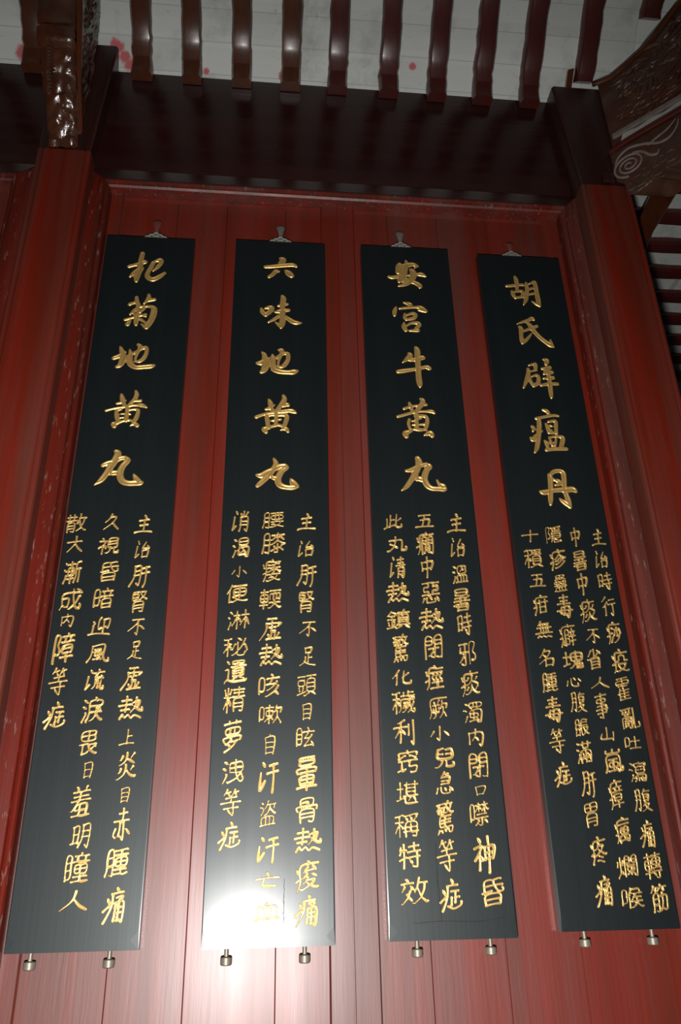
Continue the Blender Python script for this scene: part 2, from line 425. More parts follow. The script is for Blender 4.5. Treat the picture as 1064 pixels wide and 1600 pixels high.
'痧': [[71,28,67,19,59,11,41,2,37,3], [47,52,41,30], [22,41,30,37], [31,23,21,4], [0,29,13,34], [59,60,59,27], [26,59,34,54], [67,53,72,51,80,34], [1,61,6,51,13,50], [41,80,46,78,49,70,78,70], [47,71,13,69,13,28,9,13,3,3,4,0]],
'痰': [[1,62,5,51], [71,58,65,51], [46,50,76,36], [44,80,47,71,76,71], [48,35,47,25,59,11,72,4,80,5], [73,28,69,26,64,19], [32,58,27,51,22,50], [31,27,24,19,22,19], [0,29,8,33,11,34,11,33], [47,25,42,16,32,7,22,3,16,5], [51,65,48,62,46,51,40,44,29,37,21,36], [11,33,10,31,11,33], [46,71,13,71,13,36,11,33,13,32,12,26,8,13,3,5,3,0]],
'痿': [[46,71,14,70,14,35,2,29,0,26], [64,23,63,17,56,8], [44,47,41,43,32,37,25,34,22,34], [42,80,45,78,48,70,77,70], [56,47,58,43,67,37,74,34,80,35], [2,62,6,50], [33,14,46,10,48,7], [22,24,36,23], [13,34,12,22,4,2], [19,2,23,0,32,1,46,5,48,7,56,8,59,5,72,1,77,2], [49,59,49,35,42,30,40,24,35,22,32,14,26,12], [25,60,32,58,49,59,65,62,72,61], [41,24,77,24], [24,48,76,48]],
'瘴': [[31,30,71,30], [0,29,13,34], [2,62,6,50], [40,58,39,54], [35,55,39,53,40,48], [51,19,51,2], [24,47,79,47], [80,71,14,71,13,28,9,11,4,4,4,0], [31,30,32,21,49,21,51,19,53,21,70,21,71,37,31,38,31,30], [28,59,51,60,75,59], [63,58,64,54,63,48], [42,80,47,78,48,73,51,70,51,60], [22,11,80,11]],
'癇': [[43,22,60,22], [0,30,13,34], [46,80,49,72,80,72], [3,64,7,52], [58,50,77,50], [42,13,38,3], [27,50,45,50], [48,73,14,72,13,27,10,13,5,1], [77,40,57,40,57,60,77,60,77,3,72,0,65,3], [60,13,42,13,42,30,61,30,61,5,57,2,52,4], [27,40,46,40,45,61,26,60,26,0]],
'癖': [[2,64,6,51], [74,47,70,34], [58,47,59,41], [46,80,49,72], [27,26,28,28,45,27,45,7,29,7], [0,30,12,34,11,21,3,3,3,0], [26,22,23,20,19,5], [64,62,66,54], [65,33,65,1], [79,72,13,72,12,34], [51,34,80,34], [53,53,78,53], [26,41,43,42,43,59,26,59,25,28,28,21,28,1], [52,18,78,18]],
'癘': [[43,80,48,76,49,71], [0,28,11,32], [0,62,4,50], [34,7,50,8], [30,38,72,38], [80,70,13,70,11,23,7,11,2,2], [23,57,79,57], [24,0,25,20,77,20,77,3,76,0,68,1,66,7,60,14], [50,46,31,46,30,30,71,29,71,46,50,46,50,9,63,9]],
'盜': [[52,67,51,57,59,46,72,36,76,34,80,36], [74,67,71,55], [29,25,29,0], [48,25,48,0], [51,57,39,41,33,37,23,34], [7,78,16,74], [17,54,17,50,4,34], [0,64,11,61], [42,80,38,77,36,69,25,55], [36,69,75,67,79,70], [0,0,77,0], [10,0,10,25,67,25,67,0]],
'省': [[21,27,68,27], [41,80,41,50], [27,76,22,73,9,56,5,55], [21,0,68,0], [61,75,80,58], [21,14,68,14], [20,40,21,0], [66,63,62,62,51,53,35,46,32,42], [0,41,6,38,32,42,35,40,68,39,68,0]],
'眩': [[52,64,50,56,39,41,37,35], [0,54,20,54], [52,80,56,72,56,65], [36,3,74,6], [37,35,58,34], [0,34,20,34], [68,21,79,0], [70,48,63,39,57,34,51,23,38,9,36,4,33,2], [31,64,80,64], [0,13,21,14,21,74,0,74,0,5]],
'瞳': [[66,66,63,57], [51,80,54,72,77,72], [0,54,17,54], [0,34,17,34], [26,56,41,57], [0,14,0,5], [23,0,52,1], [32,35,73,35], [29,13,76,13], [52,35,54,46,74,46,73,24,53,24,52,35], [52,46,32,46,32,25,52,24], [17,54,17,14,1,14,0,73,17,73,17,54], [41,72,39,66,42,56,80,56], [29,72,53,73], [52,24,54,0,80,0]],
'秘': [[2,53,14,53], [47,60,48,26], [14,42,9,37,0,20,0,15], [14,42,21,40,25,33,24,29], [46,14,41,12,32,3,27,3], [38,53,35,50,30,26], [46,80,59,70], [67,50,72,47,80,24], [14,75,14,54,25,53], [0,76,4,74,14,75,24,79], [14,53,14,0], [72,75,65,52,57,35,52,27,48,26,46,14,48,2,65,0,70,3,72,12,75,15]],
'稱': [[74,71,65,59], [14,42,8,38,0,20,0,15], [36,67,42,59], [33,75,36,74,71,80,78,79], [25,31,26,33,19,41,14,42,14,0], [53,68,58,61], [14,75,14,42], [37,34,74,34], [30,19,55,19], [0,74,14,75,22,79,27,78], [1,54,26,54], [37,0,37,48,75,48,74,3,69,0,62,2], [55,48,55,19,80,19]],
'積': [[39,26,73,26], [27,1,32,0,46,8,50,8], [16,43,24,38,28,30], [39,37,73,37], [16,43,10,40,0,21,0,15], [63,8,80,0], [16,76,24,80,28,79], [35,78,77,78], [3,75,16,76,16,0], [37,68,75,68], [39,26,39,48,73,47,73,15,40,15,39,26], [2,55,27,55,32,58,55,59], [55,78,56,58,79,58]],
'穢': [[48,37,48,16], [14,74,14,54,24,53], [13,40,14,0], [66,12,54,0], [62,48,31,48,30,16,24,2], [76,37,70,22,67,19], [40,76,40,63], [14,43,20,40,24,33,24,30], [56,75,74,75], [56,28,53,18,48,15,45,8,39,2,35,2], [41,27,37,16], [3,53,14,53], [0,75,4,73,14,74,22,78,25,77], [56,80,56,64,61,62,62,48], [71,62,71,58,76,54,76,49], [76,49,63,48,62,41,65,22,67,19,66,12,70,5,74,1,78,1,80,9,78,13], [31,63,56,63], [14,53,13,40,8,35,2,20,2,15], [41,38,54,38], [61,62,78,63]],
'窍': [[3,53,9,52,28,62,32,62], [0,7,16,10], [16,41,16,10,31,13], [40,80,43,72], [50,42,47,23,77,22,74,5,71,1,56,0,53,2], [50,60,55,61,75,52], [4,63,4,72,43,72,78,72,79,64], [38,43,80,43], [3,42,28,42]],
'筋': [[15,80,13,73,3,62,0,61], [61,72,80,72], [11,37,33,37], [22,72,37,72,44,67], [10,23,5,0], [49,73,60,72,65,62,67,60], [13,72,21,72,25,61], [44,45,78,44,77,15,75,3,64,1,59,5], [52,80,50,73,37,62], [33,22,10,23,11,52,34,52,33,3,24,0,20,3], [57,55,57,33,54,21,49,9,42,2]],
'精': [[13,48,13,39,20,36,25,26,25,21], [13,37,8,33,0,16,0,10], [40,27,73,27], [0,49,13,48], [26,74,22,59], [13,37,14,0], [14,80,14,49,24,49], [2,75,6,59], [40,15,73,15], [33,50,80,50], [56,80,56,51], [40,1,40,39,73,39,73,2,66,0,63,1], [36,73,78,73], [38,62,75,62]],
'羞': [[18,80,22,79,25,75,25,68], [2,41,27,41], [40,28,41,15,67,14], [21,15,40,15], [8,0,38,0], [24,30,8,18,0,16], [56,68,74,67], [31,43,80,41], [11,54,70,54], [7,67,55,67,60,77,64,80], [37,67,32,43,27,41,24,30], [40,15,39,0,80,0], [24,30,67,29,66,1]],
'胃': [[8,28,71,28], [8,15,71,15], [0,67,80,67], [40,67,40,80,80,80,79,53,41,53,40,67], [8,0,9,41,72,40,71,2,66,0,52,1], [40,80,0,79,1,53,40,54]],
'脹': [[74,30,62,20], [5,58,4,36,23,35], [40,67,71,67], [5,35,0,6,1,0], [40,53,71,53], [51,39,54,29,62,17,75,5,80,6], [23,58,4,59,4,80,23,80,23,6,20,3,14,4], [32,40,77,40], [75,80,39,79,37,5,53,9,56,13]],
'腎': [[32,80,18,79,20,70,30,70,31,68,30,59,18,58,18,49,34,48], [44,79,71,79,71,77,66,66,57,58,47,70,44,79], [58,58,74,48,80,49], [38,49,42,48,58,58], [10,26,62,26], [0,70,18,71], [0,59,18,58], [10,14,62,14], [18,80,0,79,0,49,18,49], [10,1,11,38,63,38,62,2,60,0,50,0,45,2]],
'腫': [[6,56,24,56], [33,4,55,4], [6,33,4,16,0,4,1,0], [34,78,43,77,72,80,77,79], [38,42,75,42], [24,33,5,34,6,78,24,78,24,5,21,2,15,2,11,5], [55,29,37,30,37,53,74,54,75,30,55,29], [34,65,79,65], [55,77,55,5,80,4], [36,18,76,18]],
'腰': [[32,30,43,30], [48,30,69,30], [6,57,5,34,22,33], [6,33,0,1], [78,30,69,29,68,23,61,9], [40,17,54,9], [34,15,40,17], [48,79,48,65], [61,9,76,0,80,1], [62,79,62,45], [22,57,6,58,6,80,22,80,22,4,18,0,12,2], [29,1,38,0,52,5,54,9,61,9], [53,39,49,37,47,30,43,29,40,17], [32,79,77,79], [48,65,34,64,35,45,74,45,75,64,49,65,48,45]],
'膝': [[53,50,72,35,76,33,80,34], [6,55,22,55], [59,71,61,67,75,53], [41,25,44,21], [32,6,53,17], [50,70,37,57,31,53,27,54], [69,27,60,18], [53,17,60,18,74,6], [53,80,53,50], [5,33,30,33,42,39,53,50], [53,33,53,2,51,0,44,0], [32,72,48,72,50,70,75,72], [0,1,5,33,6,77,23,77,23,3,18,0,10,3]],
'蠱': [[28,32,37,24], [71,31,72,28,80,23], [0,26,18,28], [58,67,62,60,76,56], [0,0,10,0], [18,48,32,48,33,37,4,37,4,48,18,48], [60,48,60,28], [40,69,15,69,14,70,15,80,66,79,65,69,58,67,56,69,40,69], [41,26,72,28], [30,0,29,17,11,17,11,0,49,0], [49,16,50,0,79,0], [40,80,40,60], [30,17,68,17,69,1], [7,59,61,60], [18,48,18,28,19,27,30,28], [71,36,46,37,45,48,74,48,75,37,71,36,71,31]],
'血': [[51,59,51,0], [0,0,80,0], [9,0,9,59,32,60,72,59,72,0], [37,80,37,78,30,59,30,0]],
'視': [[2,65,25,65,26,63,15,40,9,38,0,29], [63,31,64,2,68,0,77,0,79,2,80,10], [15,41,21,40,27,33,28,26], [41,62,73,62], [13,80,17,74], [49,31,47,19,44,10,37,3,32,1,28,2], [41,47,73,47], [15,41,15,0], [73,62,73,77,41,77,40,32,73,31,73,62]],
'輭': [[62,61,62,39], [50,61,37,61,37,38], [55,23,66,6,75,1,80,3], [1,70,28,70], [36,24,53,24,56,22,57,24,76,24], [3,43,27,43], [0,16,29,16], [55,74,53,63,50,61,50,39], [53,62,74,61,74,40,72,38,68,40], [14,30,27,30,27,57,2,57,2,30,14,30], [36,75,76,75], [55,32,55,21,50,12,41,3,36,1,31,2], [14,80,14,0]],
'轉': [[68,21,68,2,58,0,54,3], [42,15,45,15,50,8], [42,54,76,54], [72,39,74,34,79,31], [3,44,30,44], [0,17,32,17,38,21,80,21], [38,32,75,34], [1,70,31,70], [39,74,79,74], [72,43,42,44,41,63,75,64,77,45,72,43,72,39], [59,80,59,34], [17,58,31,57,30,30,3,31,3,57,17,58], [17,80,17,0]],
'遺': [[55,23,56,18], [29,41,67,41], [5,80,14,70], [29,32,67,32], [39,23,40,18,44,19], [56,18,71,12], [12,14,8,12,2,7,0,4,0,0], [21,58,47,59], [47,67,29,67,28,68,29,77,67,76,67,67,47,67], [39,18,27,12,24,6], [0,49,12,49,12,14,22,6,33,3,59,3,75,3,80,8], [47,77,49,58,76,58], [67,32,66,49,29,48,29,25,31,23,66,23,67,32]],
'邪': [[64,16,66,13,74,14,80,21,79,35,68,49,79,79,52,80,52,0], [28,45,29,3,18,0,12,4], [28,45,12,24,0,12], [6,68,4,48,26,47,28,45], [28,45,28,43,28,45], [29,80,29,47,41,47], [2,80,40,80]],
'鎮': [[41,37,74,37], [15,73,0,55], [41,47,74,47], [4,27,6,15], [31,1,35,0,50,9], [15,73,30,62,30,58], [66,15,66,9,78,0], [41,27,74,27], [25,30,27,27,24,14], [38,69,78,69], [0,3,4,2,29,8], [4,58,8,54,24,54], [16,54,16,6], [41,16,41,57,55,58,75,57,75,16], [35,16,80,16], [61,80,57,76,55,58], [2,38,28,38]],
'閉': [[49,66,80,66], [46,33,29,17,20,11,14,10], [0,66,31,66], [47,43,46,5,40,2,32,5], [0,52,31,53,30,80,0,79,0,0], [80,52,49,52,48,80,80,80,80,4,76,1,65,0,58,3], [16,35,44,35,46,33,48,35,64,35]],
'障': [[63,59,80,58], [35,37,71,37], [43,72,42,59], [7,25,14,22,18,23,21,27,20,39,13,53,20,75,0,76,0,0], [52,80,53,74], [54,25,35,27,35,46,72,47,72,26,54,25,54,0], [28,58,62,58,64,67], [32,73,76,73], [28,13,80,13]],
'隱': [[10,22,17,23,19,27,19,39,12,53,19,75,0,76,0,0], [54,67,53,61], [72,72,68,62], [50,22,50,18,58,11], [28,77,35,75,74,80,79,79], [48,72,51,71,54,67], [36,61,53,61], [32,70,35,70,37,68,36,61], [73,12,79,3], [30,12,26,2], [29,51,54,51], [40,13,41,2,44,0,63,0,67,2,66,5], [32,32,74,32], [31,42,74,42,75,23,31,22], [76,61,54,61,54,52,80,51]],
'霍': [[16,34,44,34], [51,50,68,50], [12,59,27,59], [12,50,27,50], [39,42,43,41,46,33,77,33], [51,59,68,59], [18,41,12,28,0,21], [6,80,74,80], [1,56,2,68,78,68,78,56], [14,22,71,22], [14,0,80,0], [12,28,14,0], [14,11,71,11], [39,79,39,50], [44,34,44,1]],
'頭': [[43,33,75,33], [63,9,68,9,80,0], [25,31,22,19,24,14], [1,79,31,79], [40,80,58,80], [79,80,59,80,56,65], [0,6,32,13,35,16], [30,0,37,0,49,9,52,9], [5,32,8,19], [43,49,75,49], [28,63,3,63,3,43,28,42,28,63], [75,49,74,65,44,65,43,19,75,18,75,49]],
'驚': [[48,68,58,57], [12,9,5,1,3,1], [61,57,63,54,73,49,80,50], [38,9,42,3], [10,59,24,59,26,50,28,48,34,48,36,52,37,65], [25,7,26,2], [15,33,64,33], [11,67,43,65,52,73,53,78,57,80], [6,63,10,59,11,51,25,52], [4,75,40,75], [15,25,64,25], [14,75,10,66,4,61,0,61], [69,71,67,64,61,57,58,57,46,50,41,51], [40,42,16,42,15,17,40,17], [52,73,76,72], [67,42,40,41,41,16,72,15,71,4,67,0,60,0,57,3,55,9,52,10]],
'骨': [[14,16,66,16], [15,68,42,68,43,55], [14,29,66,29], [15,55,15,80,64,80,65,55,80,54,80,42], [0,42,0,54,65,55], [14,1,14,42,67,41,66,2,53,0,48,3]],
}
TEXT = {
    'A': [
('主', -410, 2634, 61, 72),
('治', -408, 2543, 51, 65),
('肝', -408, 2449, 66, 80),
('腎', -401, 2365, 49, 76),
('不', -404, 2283, 53, 54),
('足', -401, 2207, 46, 60),
('虛', -403, 2119, 63, 76),
('熱', -398, 2029, 73, 78),
('上', -399, 1946, 45, 50),
('炎', -393, 1867, 59, 84),
('目', -392, 1785, 27, 42),
('赤', -392, 1708, 52, 89),
('腫', -395, 1610, 64, 76),
('痛', -392, 1506, 62, 95),
('久', -516, 2640, 52, 61),
('視', -516, 2555, 69, 65),
('昏', -505, 2466, 59, 73),
('暗', -513, 2375, 61, 74),
('迎', -515, 2282, 69, 67),
('風', -510, 2197, 68, 61),
('流', -511, 2115, 59, 73),
('淚', -507, 2026, 64, 81),
('畏', -508, 1931, 56, 76),
('日', -503, 1854, 27, 46),
('羞', -511, 1771, 57, 91),
('明', -502, 1679, 53, 66),
('瞳', -500, 1600, 65, 81),
('人', -500, 1516, 76, 57),
('散', -628, 2634, 68, 75),
('大', -624, 2557, 53, 62),
('漸', -620, 2461, 56, 86),
('成', -613, 2370, 67, 79),
('内', -618, 2301, 40, 45),
('障', -614, 2213, 61, 102),
('等', -618, 2109, 56, 88),
('症', -614, 2009, 65, 88)],
    'B': [
('主', 129, 2654, 65, 69),
('治', 126, 2556, 59, 63),
('肝', 129, 2459, 67, 78),
('腎', 129, 2370, 52, 77),
('不', 132, 2280, 57, 51),
('足', 131, 2190, 53, 64),
('頭', 129, 2099, 60, 71),
('目', 127, 2018, 31, 50),
('眩', 125, 1944, 56, 63),
('暈', 129, 1840, 63, 105),
('骨', 129, 1738, 62, 75),
('熱', 131, 1657, 80, 73),
('痠', 130, 1567, 67, 89),
('痛', 127, 1481, 66, 83),
('腰', 17, 2659, 73, 63),
('膝', 20, 2575, 81, 81),
('痿', 15, 2478, 64, 86),
('輭', 13, 2379, 72, 75),
('虛', 14, 2277, 72, 79),
('熱', 16, 2192, 75, 78),
('咳', 14, 2100, 66, 77),
('嗽', 19, 2011, 69, 66),
('自', 17, 1924, 34, 61),
('汗', 17, 1831, 61, 92),
('盜', 17, 1733, 49, 75),
('汗', 19, 1636, 64, 75),
('亡', 18, 1558, 70, 46),
('血', 19, 1481, 68, 48),
('消', -94, 2652, 59, 80),
('渴', -90, 2555, 58, 80),
('小', -91, 2470, 51, 42),
('便', -94, 2396, 70, 69),
('淋', -87, 2309, 71, 70),
('秘', -93, 2220, 77, 66),
('遺', -89, 2143, 72, 83),
('精', -91, 2056, 67, 83),
('夢', -93, 1949, 54, 101),
('洩', -87, 1848, 65, 74),
('等', -90, 1761, 61, 79),
('症', -91, 1673, 65, 81)],
    'C': [
('主', 646, 2661, 67, 79),
('治', 643, 2569, 55, 72),
('溫', 643, 2474, 56, 70),
('暑', 640, 2383, 60, 84),
('時', 642, 2299, 53, 80),
('邪', 644, 2201, 58, 82),
('痰', 645, 2107, 62, 88),
('濁', 643, 2015, 60, 71),
('内', 644, 1940, 50, 54),
('閉', 646, 1858, 58, 75),
('口', 644, 1786, 38, 32),
('噤', 637, 1722, 59, 75),
('神', 639, 1613, 68, 104),
('昏', 655, 1516, 67, 77),
('五', 535, 2666, 66, 58),
('癇', 532, 2583, 64, 90),
('中', 533, 2496, 48, 80),
('惡', 539, 2406, 62, 82),
('熱', 534, 2313, 80, 84),
('閉', 535, 2222, 58, 81),
('痙', 531, 2125, 61, 86),
('厥', 536, 2029, 59, 70),
('小', 535, 1953, 61, 48),
('兒', 543, 1882, 65, 64),
('急', 539, 1809, 56, 69),
('驚', 533, 1715, 56, 100),
('等', 530, 1611, 60, 90),
('症', 533, 1509, 67, 89),
('此', 425, 2661, 64, 64),
('丸', 435, 2579, 70, 62),
('清', 431, 2494, 58, 81),
('熱', 428, 2403, 78, 80),
('鎮', 427, 2315, 79, 73),
('驚', 428, 2219, 55, 99),
('化', 427, 2124, 64, 51),
('穢', 429, 2048, 76, 77),
('利', 424, 1957, 66, 78),
('窍', 431, 1871, 64, 76),
('堪', 426, 1784, 67, 68),
('稱', 419, 1693, 72, 71),
('特', 423, 1614, 65, 76),
('效', 431, 1523, 82, 77)],
    'D': [
('主', 1147, 2618, 52, 69),
('治', 1144, 2534, 50, 65),
('時', 1143, 2455, 54, 68),
('行', 1142, 2366, 52, 70),
('痧', 1144, 2275, 51, 82),
('疫', 1148, 2181, 58, 85),
('霍', 1142, 2090, 45, 79),
('亂', 1149, 1998, 63, 73),
('吐', 1143, 1923, 52, 42),
('瀉', 1142, 1836, 55, 67),
('腹', 1142, 1754, 56, 67),
('痛', 1138, 1661, 47, 79),
('轉', 1139, 1574, 53, 76),
('筋', 1141, 1490, 52, 79),
('中', 1065, 2618, 38, 74),
('暑', 1067, 2529, 51, 80),
('中', 1063, 2443, 41, 82),
('痰', 1068, 2350, 56, 89),
('不', 1070, 2264, 49, 50),
('省', 1062, 2187, 50, 74),
('人', 1068, 2108, 63, 41),
('事', 1062, 2037, 42, 86),
('山', 1065, 1948, 47, 44),
('嵐', 1072, 1869, 61, 77),
('瘴', 1062, 1772, 46, 93),
('癘', 1064, 1672, 47, 81),
('爛', 1060, 1573, 63, 64),
('喉', 1061, 1492, 65, 59),
('隱', 988, 2625, 57, 69),
('疹', 991, 2533, 59, 85),
('蠱', 987, 2447, 46, 66),
('毒', 989, 2366, 57, 81),
('癖', 985, 2265, 56, 82),
('塊', 991, 2183, 68, 65),
('心', 983, 2112, 50, 38),
('腹', 987, 2047, 53, 66),
('脹', 987, 1969, 46, 55),
('滿', 982, 1895, 51, 71),
('肝', 982, 1801, 51, 76),
('胃', 977, 1715, 41, 73),
('疼', 982, 1618, 52, 84),
('痛', 979, 1512, 54, 86),
('十', 903, 2618, 61, 48),
('積', 904, 2535, 65, 75),
('五', 908, 2454, 56, 52),
('疳', 908, 2369, 52, 77),
('無', 907, 2282, 60, 64),
('名', 903, 2190, 54, 60),
('腫', 903, 2110, 51, 65),
('毒', 904, 2026, 59, 81),
('等', 902, 1927, 52, 78),
('症', 905, 1830, 57, 80)],
}
